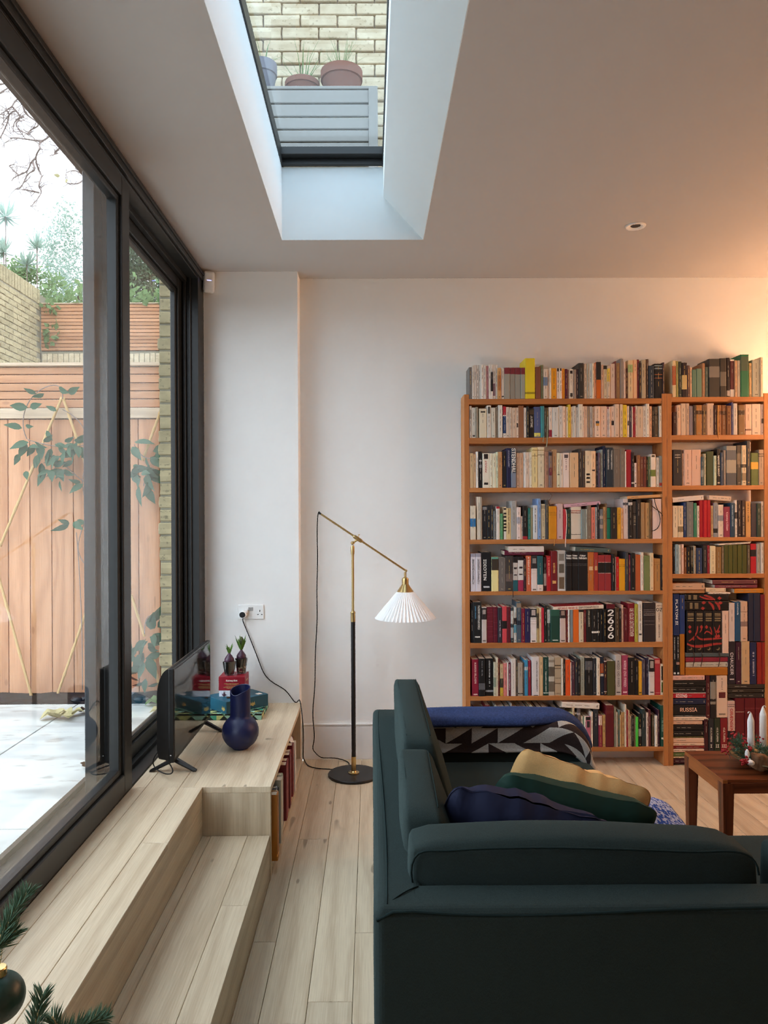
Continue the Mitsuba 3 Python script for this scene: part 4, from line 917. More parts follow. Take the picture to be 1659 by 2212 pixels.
def print_on(P, s, c, x, z0, z1, w, hfrac, way):
    """Lettering on a spine (book space): d reads down, u up, h across, x along a lying book."""
    H = hfrac * w
    if s == '*':            # lettering too small to read: strokes in word-like runs
        r = np.random.default_rng(int(z1 * 1e6) % 9973)
        z, hh = z1, H * .5
        pitch = max(.0022, H * .62)
        while z - pitch > z0:
            if r.random() > .14:
                a, b = z, z - pitch * r.uniform(.4, .62)
                P.add([(x - hh, -.0003, a), (x - hh, -.0003, b), (x + hh * r.uniform(.6, 1), -.0003, b), (x + hh, -.0003, a)], [(0, 1, 2), (0, 2, 3)], lin(c))
            z -= pitch
        return
    v, f, ext = text_flat(s)
    y = -0.0004
    if way == 'h':
        k = min(w * .86 / ext[0], (z1 - z0) / ext[1])
        kx = k if len(s) > 1 else hfrac * w / ext[0]
        ky = (z1 - z0) / ext[1]
        q = np.stack([x - ext[0] * kx / 2 + v[:, 0] * kx, y - v[:, 2] * .02, z0 + v[:, 1] * ky], 1)
    elif way == 'd':
        q = np.stack([x - H / 2 + v[:, 1] / ext[1] * H, y - v[:, 2] * .02, z1 - v[:, 0] / ext[0] * (z1 - z0)], 1)
    else:
        q = np.stack([x + H / 2 - v[:, 1] / ext[1] * H, y - v[:, 2] * .02, z0 + v[:, 0] / ext[0] * (z1 - z0)], 1)
    P.add(q, f, lin(c))


def dashes(P, c, x, w, h, r):
    """Printed lines too small to read, down the middle of a spine."""
    lum = float(lin(c).mean())
    ink = lin('55504a') if lum > .25 else lin('9c968a') if r.random() < .7 else lin('b89a5a')
    ink = ink * .8 + lin(c) * .2
    z = h * r.uniform(.80, .92)
    hw = min(.0014, w * .12)
    for k in range(r.integers(2, 5)):
        L = h * r.uniform(.06, .2)
        if z - L < h * .12:
            break
        P.add([(x - hw, -.0003, z), (x - hw, -.0003, z - L), (x + hw, -.0003, z - L), (x + hw, -.0003, z)], [(0, 1, 2), (0, 2, 3)], ink)
        z -= L + h * r.uniform(.015, .09)
    if r.random() < .5:
        P.add([(x - w * .18, -.0003, h * .075), (x - w * .18, -.0003, h * .05), (x + w * .18, -.0003, h * .05), (x + w * .18, -.0003, h * .075)], [(0, 1, 2), (0, 2, 3)], ink)


def pages_mesh(w, h, d, t, rr):
    return box(t, rr + t, .002, w - t, d - .003, h - .002)


def colour_name(h):
    import colorsys
    r, g, b = [int(h[i:i + 2], 16) / 255 for i in (0, 2, 4)]
    H, L, S = colorsys.rgb_to_hls(r, g, b)
    H *= 360
    if max(r, g, b) - min(r, g, b) < .07 or S < .09:
        return 'black' if L < .17 else 'charcoal' if L < .32 else 'grey' if L < .62 else 'pale grey' if L < .8 else 'white'
    if L < .12:
        return 'black'
    if L > .72 and (H < 70 or H > 330):
        return 'white' if S < .3 and L > .82 else 'cream' if H > 24 else 'pale pink' if S > .3 else 'off-white'
    nm = 'red' if H < 14 or H > 346 else 'orange' if H < 34 else 'yellow' if H < 62 else 'olive' if H < 85 else 'green' if H < 165 else 'teal' if H < 196 else 'blue' if H < 258 else 'purple' if H < 290 else 'plum'
    if nm == 'orange' and (S < .5 or L < .35):
        nm = 'brown' if L < .5 else 'tan'
    if nm == 'yellow' and (S < .4 or L < .3):
        nm = 'khaki' if L > .35 else 'dark olive'
    if nm == 'red' and L < .3:
        nm = 'maroon' if S > .35 else 'dark brown'
    if nm == 'red' and L > .55:
        nm = 'pink'
    if nm == 'plum' and L > .5:
        nm = 'pink'
    return ('dark ' if L < .22 and nm in ('blue', 'green', 'teal', 'brown', 'purple', 'plum') else 'light ' if L > .62 and nm in ('blue', 'green', 'teal', 'tan', 'olive') else '') + nm


ORD = 'first second third fourth fifth sixth seventh eighth ninth tenth eleventh twelfth thirteenth fourteenth fifteenth sixteenth seventeenth eighteenth nineteenth twentieth'.split()
TENS = {20: 'twenty', 30: 'thirty', 40: 'forty', 50: 'fifty', 60: 'sixty'}


def ordinal(n):
    if n <= 20:
        return ORD[n - 1]
    t, u = n // 10 * 10, n % 10
    return TENS[t] + '-' + ORD[u - 1] if u else TENS[t][:-1] + 'ieth'


BOARD = dict(A='top board', B='second board', C='third board', D='fourth board', E='fifth board', F='sixth board', G='seventh board', H='lowest board')
NOT_SAID = {'PROUST', 'GUSTAVE FLAUBERT', 'STENDHAL', 'Akhmatova', 'THOMAS MANN', 'KAFKA', 'Péter', 'Nádas', 'FJODOR DOSTOJEVSKIJ', 'JORGE LUIS BORGES', 'KAREN BLIXEN', 'ZBIGNIEW HERBERT', 'PER HANSEN', 'AMOS', 'OZ', 'CHAUCER', 'SOPHUS CLAUSEN', 'KIERKEGAARD', 'PLATON I', 'PLATON II',
            'HUMPHRY DAVIES BISHOP', 'PAUL CHRISTENSEN', 'Casey Lillian', 'Wittgenstein', '2', '6', 'I', 'II', 'III', 'TOIBIF', 'KVARTETT', 'BRØDRENE KARAMAZOV', 'NATHAN DEN VISE'}
BOOKS = []          # dicts: area, paint function data, label, group
rb = np.random.default_rng(12)


def said(opts, colour, hpx, wpx):
    """What the label says of the look."""
    titles = [o[1:].split('|')[0].replace('_', ' ') for o in opts if o[0] == 't']
    nm = colour_name(colour)
    size = 'thin ' if wpx < 5 else 'thick ' if wpx > 14 else ''
    bands = [o[1:].split('-')[2] for o in opts if o[0] == 'b' and float(o[1:].split('-')[1]) - float(o[1:].split('-')[0]) > .12 * hpx]
    known = [t for t in titles if t not in NOT_SAID and t != '*']
    if '6' in titles:
        return 'black book lettered 2666'
    if known:
        return f'{size}{nm} book lettered {known[-1]}'
    for b in bands:
        if colour_name(b) != nm:
            return f'{size}{nm} book with {colour_name(b)} band'
    return f'{size}{nm} book'


COUNT = {}
for (row, case, ox, oy, sc, txt) in ROWS:
    toks = [t.split(':') for t in txt.split()]
    z0 = (ZW if case == 'W' else ZN)[row]
    base_px = (SHELF_W if case == 'W' else SHELF_N)[row][0]
    for i, tk in enumerate(toks):
        if tk[1] == '-':
            continue
        x, y, c, opts = float(tk[0]), float(tk[1]), tk[2], tk[3:]
        x1 = next((float(o[1:]) for o in opts if o[0] == 'w'), None)
        if x1 is None:
            x1 = float(toks[i + 1][0])
        pxa, pxb, pyt = ox + x / sc, ox + x1 / sc, oy + y / sc
        mid = (pyt + base_px) / 2
        yf = YS + .004 + rb.uniform(-.004, .006)
        xa, xb = at(pxa, mid, Y=yf)[0], at(pxb, mid, Y=yf)[0]
        h = at((pxa + pxb) / 2, pyt, Y=yf)[2] - z0
        n = COUNT[(row, case)] = COUNT.get((row, case), 0) + 1
        d = min(.155, max(.105, h * rb.uniform(.60, .74)))
        tz = lambda yy, h=h, pyt=pyt, bp=base_px: h * (bp - (oy + yy / sc)) / (bp - pyt)
        bands, texts = [], []
        for o in opts:
            if o[0] in 'bp':
                a, b, cc = o[1:].split('-')
                bands.append((tz(float(b)), tz(float(a)), cc, o[0]))
            elif o[0] == 't':
                q = o[1:].split('|')
                texts.append((q[0].replace('_', ' '), q[1], tz(float(q[3])), tz(float(q[2])), float(q[4]), q[5], float(q[6]) if len(q) > 6 else .5))
        look = said(opts, c, (base_px - pyt) * sc, pxb - pxa)
        where = f"{ordinal(n)} from {'lamp end' if case == 'W' else 'wide bookcase'}, {'wide' if case == 'W' else 'narrow'} bookcase's {BOARD[row]}"
        if row == 'E' and case == 'N':
            where = where.replace('fifth board', 'lowest board')
        BOOKS.append(dict(area=(pxb - pxa) * (base_px - pyt) * (.15 if 'v' in opts else 1), o=(xa + .0003, yf, z0 + .0004), w=xb - xa - .0006, h=h, d=d, c=c, bands=bands, texts=texts, marks='m' not in opts and not texts,
                          label=f'{look}, {where}', group=f"books on the {'wide' if case == 'W' else 'narrow'} bookcase's {'lowest board' if (row, case) == ('E', 'N') else BOARD[row]}", lie=False, tilt=0))

# the upright pieces in the lower half of the narrow bookcase, and everything that lies flat
SX, SY = (lambda v: 1420 + v / S5), (lambda v: 1230 + v / S5)
UPW = ['high row under the lowest board', 'row under it']
ns = nb = 0
for txt, black in ((STACK['up'], 0), (STACK['up_black'], 1)):
    for tk in [t.split(':') for t in txt.split()]:
        x, y, x1, y1 = map(float, tk[:4])
        c, opts = tk[4], tk[5:]
        yf = YS + .003 + rb.uniform(-.002, .002)
        zb, zt = at(SX(x), SY(y1), Y=yf)[2], at(SX(x), SY(y), Y=yf)[2]
        mid = (SY(y) + SY(y1)) / 2
        xa, xb = at(SX(x), mid, Y=yf)[0], at(SX(x1), mid, Y=yf)[0]
        h = zt - zb
        tz = lambda yy, h=h, y=y, y1=y1: h * (y1 - yy) / (y1 - y)
        bands, texts = [], []
        for o in opts:
            if o[0] in 'bp':
                a, b, cc = o[1:].split('-')
                bands.append((tz(float(b)), tz(float(a)), cc, o[0]))
            elif o[0] == 't':
                q = o[1:].split('|')
                texts.append((q[0].replace('_', ' '), q[1], tz(float(q[3])), tz(float(q[2])), float(q[4]), q[5], .5))
        ns += 1
        look = said(opts, c, y1 - y, (x1 - x) / S5)
        tier = 'upper tier' if y < 600 else 'middle tier' if y < 1300 else 'lower tier'
        nb = nb + 1 if black else 0
        lab = f"{look}, {ordinal(ns)} upright in the narrow bookcase's stacks, {tier}" if not black else f"black volume with red calligraphy, {ordinal(nb)} of the four standing side by side"
        BOOKS.append(dict(area=(x1 - x) * (y1 - y) / S5 ** 2, o=(xa + .0003, yf, zb + .0004), w=xb - xa - .0006, h=h, d=.14, c=c, bands=bands, texts=texts, marks='m' not in opts and not texts and not black, label=lab,
                          group='upright books stacked below the narrow bookcase\'s boards', lie=False, tilt=0, black=black, nb=nb))
nl = 0
for tk in [t.split(':') for t in STACK['lie'].split()]:
    x, y, x1, y1 = map(float, tk[:4])
    BOOKS.append(dict(px=(SX(x), SY(y), SX(x1), SY(y1)), c=tk[4], opts=tk[5:], area=(x1 - x) * (y1 - y) / S5 ** 2 * (.1 if y > 1900 and x > 500 else 1), lie=True, tilt=0, stack=True,
                      black=2 if (tk[4] == '141011') else 0))
for case, L in (('W', LIE_W), ('N', LIE_N)):
    for a in L:
        if a[4] != 'x':
            BOOKS.append(dict(px=a[:4], c=a[4], opts=[], area=(a[2] - a[0]) * (a[3] - a[1]), lie=True, tilt=a[5], stack=False, case=case, black=0))
for b in BOOKS:
    if b['lie']:
        x, y, x1, y1 = b['px']
        nl += 1
        yf = YS + .006 + rb.uniform(-.003, .004)
        m_ = (y + y1) / 2
        xa, xb = at(x, m_, Y=yf)[0], at(x1, m_, Y=yf)[0]
        zt, zb = at((x + x1) / 2, y, Y=yf)[2], at((x + x1) / 2, y1, Y=yf)[2]
        b.update(o=(xa, yf, zb + .0003), w=zt - zb - .0006, h=xb - xa, d=.135, bands=[], texts=[], marks='m' not in b['opts'] and not b['black'])
        for o in b['opts']:
            if o[0] == 't':
                q = o[1:].split('|')
                b['texts'].append((q[0].replace('_', ' '), q[1], float(q[2]) / S5 + 1420, float(q[3]) / S5 + 1420, float(q[4]), 'x', .5))
        nm = colour_name(b['c'])
        named = ' lettered ' + b['texts'][0][0] if b['texts'] else ''
        if b['black']:
            b['label'] = f"black volume with red calligraphy lying flat, {'upper' if y < 1290 else 'lower'} of two above the upright four"
        elif b['stack']:
            b['label'] = f"{nm} book{named} lying in the narrow bookcase's stacks, {ordinal(nl)} from the top"
        else:
            b['label'] = {1098.5: 'white book lying on a maroon one over the wide bookcase\'s fifth row', 1090: 'maroon book lying flat under the white one on the wide bookcase\'s fifth row', 1243: 'grey-green book lying aslant over the wide bookcase\'s fifth row',
                          1195.8: 'red-topped book lettered WORLD WAR II INFOGRAPHICS lying on the sixth row', 1214: 'white book lying across the lowest row of the wide bookcase', 1355: 'tan book lying flat at the end of the wide bookcase\'s fourth row',
                          1218: 'pink book lying aslant over the wide bookcase\'s fourth row', 1453: 'white book leaning over the narrow bookcase\'s fourth row, its end raised', 1532: 'cream book lying aslant over the red trio on the narrow bookcase',
                          1554: 'thin white book lying over the olive set on the narrow bookcase'}[x]
        b['group'] = "books lying flat in the bookcases"


def book_meshes(b, small=False):
    P = Paint()
    r = np.random.default_rng(int(b['o'][0] * 1e5) % 99991 + int(b['o'][2] * 1e4))
    if not b['lie']:
        t, rr = book_paint(P, b['w'], b['h'], b['d'], b['c'], b['bands'])
        for s, c, za, zb, hf, way, xf in b['texts']:
            print_on(P, s, c, b['w'] * xf, za, zb, b['w'], hf, way)
        if b['marks'] and b['w'] > .006:
            dashes(P, b['c'], b['w'] * .5, b['w'], b['h'], r)
        m, c = P.mesh()
        pg = pages_mesh(b['w'], b['h'], b['d'], t, rr)
        M = frame(b['o'], (1, 0, 0), (0, 1, 0), (0, 0, 1))
    else:
        w, h = b['w'], b['h']
        t, rr = book_paint(P, w, h, b['d'], b['c'], b['bands'])
        for s, c, xa, xb, hf, way, xf in b['texts']:
            za, zb = at(xa, 1400, Y=YS)[0] - b['o'][0], at(xb, 1400, Y=YS)[0] - b['o'][0]
            print_on(P, s, c, w * xf, h - zb, h - za, w, hf, 'd')
        if b['px'][0] == 1195.8:
            print_on(P, 'WORLD WAR II', 'a03028', w * .5, h * .52, h * .92, w, .55, 'd')
            print_on(P, 'INFOGRAPHICS', '3a2420', w * .5, h * .10, h * .50, w, .55, 'd')
            P.add([(w + .0004, 0.001, .002), (w + .0004, b['d'], .002), (w + .0004, b['d'], h - .002), (w + .0004, 0.001, h - .002)], [(0, 1, 2), (0, 2, 3)], lin('9a1c20'))
        elif b['marks'] and w > .006:
            dashes(P, b['c'], w * .5, w, h, r)
        m, c = P.mesh()
        pg = pages_mesh(w, h, b['d'], t, rr)
        # book space z (top of the spine) points to -x, x (thickness) up
        M = frame((b['o'][0] + h, b['o'][1], b['o'][2]), (0, 0, 1), (0, 1, 0), (-1, 0, 0))
        if b['tilt']:
            a = math.radians(b['tilt'])
            cx = np.array([b['o'][0] + h / 2, b['o'][1], b['o'][2] + w / 2])
            R = trimesh.transformations.rotation_matrix(-a, (0, 1, 0), cx)
            M = R @ M
    m.apply_transform(M)
    pg.apply_transform(M)
    return m, c, pg


ranked = sorted(range(len(BOOKS)), key=lambda i: -BOOKS[i]['area'])
SINGLE = set(ranked[:312])
rest_v = Paint()
for i, b in enumerate(BOOKS):
    m, c, pg = book_meshes(b)
    if i in SINGLE:
        k = thing('book', b['label'], 'book', b['group'])
        b['key'] = k
        put(k + '__cover', m, 'mat_book', color=c)
        put(k + '__pages', pg, 'mat_pages')
    else:
        rest_v.add(m.vertices, m.faces, c)
        rest_v.add(pg.vertices, pg.faces, lin('e0d6c2'))
m, c = rest_v.mesh()
solo('slim_books', m, 'mat_book', 'slimmest books filling the gaps between the larger ones in both bookcases', 'books', kind='stuff', color=c)

# red calligraphy and gold marks printed across the black volumes, each mark on its own volume
def stroke(P, pts, w, y, c):
    p = np.array(pts, float)
    t = np.r_[0, np.cumsum(np.linalg.norm(np.diff(p, axis=0), axis=1))]
    q = CubicSpline(t, p)(np.linspace(0, t[-1], 24))
    g = np.gradient(q, axis=0)
    nrm = np.stack([-g[:, 1], g[:, 0]], 1) / (np.linalg.norm(g, axis=1, keepdims=True) + 1e-9)
    ww = w * (.35 + .65 * np.sin(np.linspace(.25, math.pi - .2, 24)))[:, None]
    P.append((q + nrm * ww, q - nrm * ww))


SW = [([(330, 825), (370, 845), (520, 850), (715, 825)], 26), ([(350, 795), (400, 760), (440, 690), (448, 630)], 12), ([(440, 740), (470, 770), (560, 775), (640, 770), (715, 765)], 20), ([(470, 700), (492, 660), (490, 632)], 9),
      ([(525, 715), (560, 690), (600, 715), (585, 640)], 12), ([(600, 720), (575, 690)], 8), ([(630, 640), (650, 700), (660, 740)], 8), ([(690, 620), (680, 660), (640, 700)], 9)]
DOT = [(360, 640), (362, 690), (490, 640), (545, 640), (675, 690), (655, 745), (680, 740), (405, 770)]
GOLD = [(325 + 100 * j + 12, y, 325 + 100 * j + 78, y + hh) for j in range(4) for y, hh in ((485, 22), (512, 10), (535, 18), (562, 14))]
from shapely.geometry import Polygon, box as sbox, Point
from shapely.ops import unary_union
shp = []
for pts, w in SW:
    L = []
    stroke(L, pts, w * .5, 0, None)
    a, b2 = L[0]
    shp.append(Polygon(np.vstack([a, b2[::-1]])).buffer(2))
for x, y in DOT:
    shp.append(Polygon([(x - 17, y), (x, y - 19), (x + 17, y), (x, y + 19)]).buffer(3))
RED, GLD, MOON = unary_union(shp), unary_union([sbox(*g) for g in GOLD]), unary_union([Point(366 + 102 * j, 878).buffer(20).difference(Point(358 + 102 * j, 868).buffer(19)) for j in range(4)])
TOPRED = unary_union([Polygon(np.vstack([l[0], l[1][::-1]])).buffer(2) for pts, w in (([(470, 300), (540, 325), (620, 335)], 8), ([(520, 290), (590, 310), (640, 340)], 10), ([(570, 365), (610, 400), (625, 450)], 12), ([(640, 365), (680, 400), (690, 450)], 12)) for l in [(lambda L: (stroke(L, pts, w, 0, None), L[0])[1])([])]]
                     + [Polygon([(x - 22, y), (x, y - 16), (x + 22, y), (x, y + 16)]).buffer(3) for x, y in ((690, 320), (515, 370), (505, 432), (700, 372))])
TOPGLD = unary_union([sbox(345, 285, 372, 335), sbox(400, 285, 440, 335), sbox(360, 370, 390, 438), sbox(415, 372, 455, 438)])
for b in BOOKS:
    if b.get('black') and 'key' in b:
        if b['lie']:
            x, y, x1, y1 = [(v - 1420) * S5 if i % 2 == 0 else (v - 1230) * S5 for i, v in enumerate(b['px'])]
            src = ((TOPRED, 'mat_red_print'), (TOPGLD, 'mat_gold_print'))
        else:
            p0 = [(325, 414), (415, 510), (511, 612), (613, 719)][b['nb'] - 1]
            x, x1, y, y1 = *p0, 460, 925
            src = ((RED, 'mat_red_print'), (GLD, 'mat_gold_print'), (MOON, 'mat_gold_print'))
        for sh, mt in src:
            if mt not in scene:
                mat('mat_red_print', '9c2c28', .6)
                mat('mat_gold_print', '75654a', .6)
            part = sh.intersection(sbox(x + 4, y + 3, x1 - 4, y1 - 3))
            for g in getattr(part, 'geoms', [part]):
                if g.is_empty or g.area < 4:
                    continue
                e = trimesh.creation.extrude_polygon(g.simplify(1.2), 1.0, engine='earcut')
                v = np.array(e.vertices)
                w_ = np.array([at(SX(p[0]), SY(p[1]), Y=b['o'][1] - .0005) for p in v])
                w_[:, 1] += v[:, 2] * .0009 - .0003
                put(b['key'] + '__lettering', trimesh.Trimesh(w_, e.faces[:, ::-1], process=False), mt)

# ribbons, a closed notebook's elastic strap, and the small things between the books
def ribbon(pts, w, m, label):
    P = [np.array(p) for p in pts]
    vs, fs = [], []
    t = np.linspace(0, 1, 14)
    q = CubicSpline(np.linspace(0, 1, len(P)), np.array(P))(t)
    for p in q:
        vs += [p - (w / 2, 0, 0), p + (w / 2, 0, 0)]
    for i in range(13):
        fs += [(2 * i, 2 * i + 1, 2 * i + 3), (2 * i, 2 * i + 3, 2 * i + 2)]
    front = trimesh.Trimesh(vs, fs, process=False)
    back = front.copy()
    back.vertices = back.vertices + (0, .0006, 0)
    back.faces = back.faces[:, ::-1]
    solo('bookmark_ribbon', join(front, back), m, label, 'ribbon', True, group='bookmark ribbons hanging over shelf edges')


mat('mat_ribbon_green', '8f9c8a', .7)
mat('mat_ribbon_white', 'd8cfc8', .7)
mat('mat_ribbon_dark', '2a1c1c', .7)
mat('mat_ribbon_gold', 'c08a48', .7)
yr = YS - .004
ribbon([at(1175, 942, Y=YS + .004), at(1174, 948, Y=yr), at(1173, 955, Y=yr)], .004, 'mat_ribbon_green', 'short pale green ribbon over the second board beside a teal book')
ribbon([at(1183, 900, Y=YS - .002), at(1182, 945, Y=yr), at(1182, 955, Y=yr), at(1180, 966, Y=yr)], .005, 'mat_ribbon_green', 'long pale green ribbon hanging below the wide bookcase\'s second board')
ribbon([at(1222, 1100, Y=YS - .002), at(1224, 1130, Y=yr), at(1222, 1165, Y=yr), at(1222, 1182, Y=yr)], .0045, 'mat_ribbon_white', 'white ribbon hanging from the red book on the fourth board')
ribbon([at(1198, 1163, Y=YS + .004), at(1198, 1170, Y=yr), at(1197, 1179, Y=yr)], .004, 'mat_ribbon_gold', 'short golden ribbon end over the fourth board')
ribbon([at(1108, 1200, Y=YS - .001), at(1108, 1277, Y=yr), at(1109, 1286, Y=yr)], .003, 'mat_ribbon_dark', 'black ribbon hanging down over the wide bookcase\'s fifth board')
ribbon([at(1552, 875, Y=YS - .001), at(1551, 920, Y=yr), at(1554, 948, Y=yr)], .005, 'mat_ribbon_gold', 'golden ribbon hanging over the narrow bookcase\'s second board')
for x, l in ((1498, 'first'), (1515, 'second'), (1553, 'third')):
    ribbon([at(x, 1408, Y=YS - .001), at(x + 2, 1420, Y=yr), at(x + 1, 1430, Y=yr), at(x - 1, 1440, Y=yr)], .004, 'mat_ribbon_dark', f'black ribbon over the flat books below the calligraphy volumes, {l} from the wide bookcase')
strap = [at(x, y, Y=YS - .003) for x, y in ((1414, 1077), (1418, 1095), (1424, 1110), (1426, 1125), (1421, 1140), (1408, 1147))]
k = solo('elastic_strap', tube(strap, .0022, 6, 30), 'mat_black', 'black elastic strap looped across the white notebook on the fourth board', 'strap', True)
put(k + '__loop', tube([at(x, y, Y=YS - .005) for x, y in ((1408, 1092), (1416, 1099), (1424, 1105), (1431, 1114))], .0022, 6, 20), 'mat_black', True)
k = thing('wire_bird', 'small wire bird figure perched above the ochre book on the fourth board', 'figurine')
c0 = at(1187, 1084, Y=YS + .03)
put(k + '__neck', tube([at(x, y, Y=YS + .03) for x, y in ((1190, 1092), (1185, 1084), (1189, 1076), (1192, 1069), (1188, 1067))], [.003, .002], 6, 22), 'mat_twig', True)
put(k + '__leg', tube([at(x, y, Y=YS + .03) for x, y in ((1186, 1085), (1188, 1092), (1189, 1099))], .0012, 5, 10), 'mat_twig', True)
# ---------------------------------------------------------------- sofa
ZB, ZS = 0.61, 0.43            # top of back and arms, top of the seat
k = thing('corner_sofa', 'dark green fabric corner sofa with low back and loose back cushions', 'sofa')


def soften(m, amt=.004, seed=0):
    m = m.subdivide_to_size(.09)
    v = np.array(m.vertices)
    m.vertices = v + np.array(m.vertex_normals) * (meshkit.fbm(v * 6 + seed, 3, seed)[:, None] - .5) * amt
    return m


def smooth_box(*a, r=.02, seed=0):
    return soften(rbox(*a, r), .005, seed)


put(k + '__back', smooth_box(0.004, 1.562, .07, .112, 3.165, ZB, r=.022), 'mat_sofa', 50)
put(k + '__back', smooth_box(0.002, 1.552, .07, 1.95, 1.668, ZB, r=.022, seed=3), 'mat_sofa', 50)
prof = [(.10, .07), (.10, .575)] + [(.74 + .15 * math.sin(t), .575 - .15 + .15 * math.cos(t)) for t in np.linspace(0, math.pi / 2, 14)] + [(.89, .07)]
arm = prism(prof, .112, frame((0, 3.165, 0), (1, 0, 0), (0, 0, 1), (0, -1, 0)))
put(k + '__arm', arm, 'mat_sofa', 40)
put(k + '__seat_frame', join(rbox(.11, 1.66, .07, .88, 3.055, .27, .015), rbox(.11, 1.66, .07, 1.92, 2.33, .27, .015)), 'mat_sofa', 40)
for x0, y0, x1, y1 in ((.118, 2.365, .885, 3.048), (.118, 1.675, .98, 2.355), (.985, 1.675, 1.9, 2.345)):
    c = cushion((x1 - x0, y1 - y0, ZS - .265), .035, (.004, .004, .008), .006, int(x0 * 90))
    c.apply_translation(((x0 + x1) / 2, (y0 + y1) / 2, (.265 + ZS) / 2))
    put(k + '__seat_cushion', c, 'mat_sofa', True)


def back_cushion(y0, y1, z1, x_top, seed, dip=0.0):
    """A wedge standing on the seat against the low back, its flat top sloping a little."""
    c = cushion((.19, y1 - y0, z1 - ZS + .02), .03, (.012, .006, .008), .006, seed)
    v = np.array(c.vertices)
    t = (v[:, 2] / (z1 - ZS + .02) + .5)
    v[:, 0] = (v[:, 0] + .095) * (1.0 - .5 * t) + x_top * (.55 + .45 * t) + .05 * (1 - t)
    v[:, 1] += (y0 + y1) / 2
    v[:, 2] += (z1 + ZS - .02) / 2 - dip * np.clip(t, 0, 1) * (y1 - v[:, 1]) / (y1 - y0)
    c.vertices = v
    put(k + '__back_cushion', c, 'mat_sofa', True)
    for xx, dz in ((x_top + .088, .004), (x_top + .016, .003)):
        put(k + '__piping', tube([(xx, y, z1 + dz * (1 - ((y - y0) / (y1 - y0) * 2 - 1) ** 2) - dip * (y1 - y) / (y1 - y0) - .0005 - .008 * ((y - y0) / (y1 - y0) * 2 - 1) ** 12) for y in np.linspace(y0 + .034, y1 - .034, 12)], .0016, 6, 30), 'mat_piping', True)


back_cushion(1.806, 2.205, .746, .074, 1, .040)
back_cushion(2.215, 3.045, .768, .088, 2)
for i, (x0, x1, z1) in enumerate(((.086, .866, .690), (.925, 1.66, .657))):
    c = cushion((x1 - x0, .132, z1 - ZS + .015), .026, (.006, .012, .010), .006, 20 + i)
    v = np.array(c.vertices)
    v[:, 2] -= .006 * np.sin((v[:, 0] - .1) * 7) * (v[:, 2] > 0)
    v += ((x0 + x1) / 2, 1.735, (z1 + ZS - .015) / 2)
    v[:, 0] -= np.clip((v[:, 0] - x1 + .09) / .09, 0, 1) ** 2 * .0
    v[:, 2] -= np.clip((v[:, 0] - x1 + .12) / .12, 0, 1) ** 2 * .025 * (v[:, 2] > .6)
    c.vertices = v
    put(k + '__back_cushion', c, 'mat_sofa', True)
    za = z1 - .010
    P = [(x0 + .012, 1.668, ZB - .02), (x0 - .0, 1.667, za - .045), (x0 + .014, 1.668, za - .008), (x0 + .06, 1.666, za)] + [(x, 1.664, za - .006 * math.sin((x - (x0 + x1) / 2 - .1) * 7)) for x in np.linspace(x0 + .12, x1 - .12, 6)] + [(x1 - .02, 1.667, za - .022), (x1 - .004, 1.668, za - .06)]
    put(k + '__piping', tube(P, .0024, 6, 60), 'mat_piping', True)
put(k + '__piping', tube([(.008, 1.556, ZB - .024), (.03, 1.5535, ZB - .009), (.1, 1.5535, ZB - .0065), (.6, 1.5530, ZB - .006), (1.3, 1.5535, ZB - .0065), (1.93, 1.5535, ZB - .0065)], .0036, 6, 50), 'mat_piping', True)
put(k + '__piping', tube([(.030, 1.575, ZB + .0005), (.034, 1.8, ZB + .001), (.031, 2.3, ZB + .001), (.028, 3.13, ZB - .001)], .0018, 6, 40), 'mat_piping', True)
put(k + '__piping', tube([(.012, 1.562, ZB - .012), (.05, 1.60, ZB + .001), (.10, 1.648, ZB + .001)], .0016, 6, 14), 'mat_piping', True)
for x, y in ((.06, 1.62), (.06, 3.1), (.82, 3.1), (1.86, 1.62), (1.86, 2.27), (.82, 2.4)):
    put(k + '__leg', lathe([(0, 0), (.014, 0), (.022, .08), (0, .08)], 16, (x, y, 0)), 'mat_rosewood', 30)

# scatter cushions
def scatter(name, o, u, v, w, h, t, m, label, wob, seed, floor=ZS + .004):
    u = unit(u)
    v = unit(np.array(v) - u * np.dot(u, v))
    p = place(pillow(w, h, t, wob, seed), o, u, v, np.cross(u, v))
    soft_floor(p, floor, .04)
    return solo(name, p, m, label, 'cushion', True, group='scatter cushions on the sofa')


scatter('scatter_cushion', (.385, 1.965, .517), (.97, 0, -.26), (.26, -.42, .88), (.50), .43, .19, 'mat_navy_velvet', 'crumpled navy velvet cushion, first behind the long green back cushion', .065, 3)
scatter('scatter_cushion', (.52, 2.095, .513), (.97, 0, -.22), (.22, -.45, .86), .47, .42, .18, 'mat_green_velvet', 'dark green velvet cushion between the navy one and the tan one', .03, 5)
scatter('scatter_cushion', (.585, 2.31, .474), (.945, -.05, -.31), (.28, -.36, .85), .44, .46, .15, 'mat_tan_cotton', 'creased tan cotton cushion standing behind the dark green one', .055, 8)
scatter('scatter_cushion', (.80, 2.30, .487), (.96, 0, -.12), (.05, 1, .10), .34, .30, .10, 'mat_blue_weave', 'blue and white woven cushion lying flat at the front edge of the sofa', .01, 11)

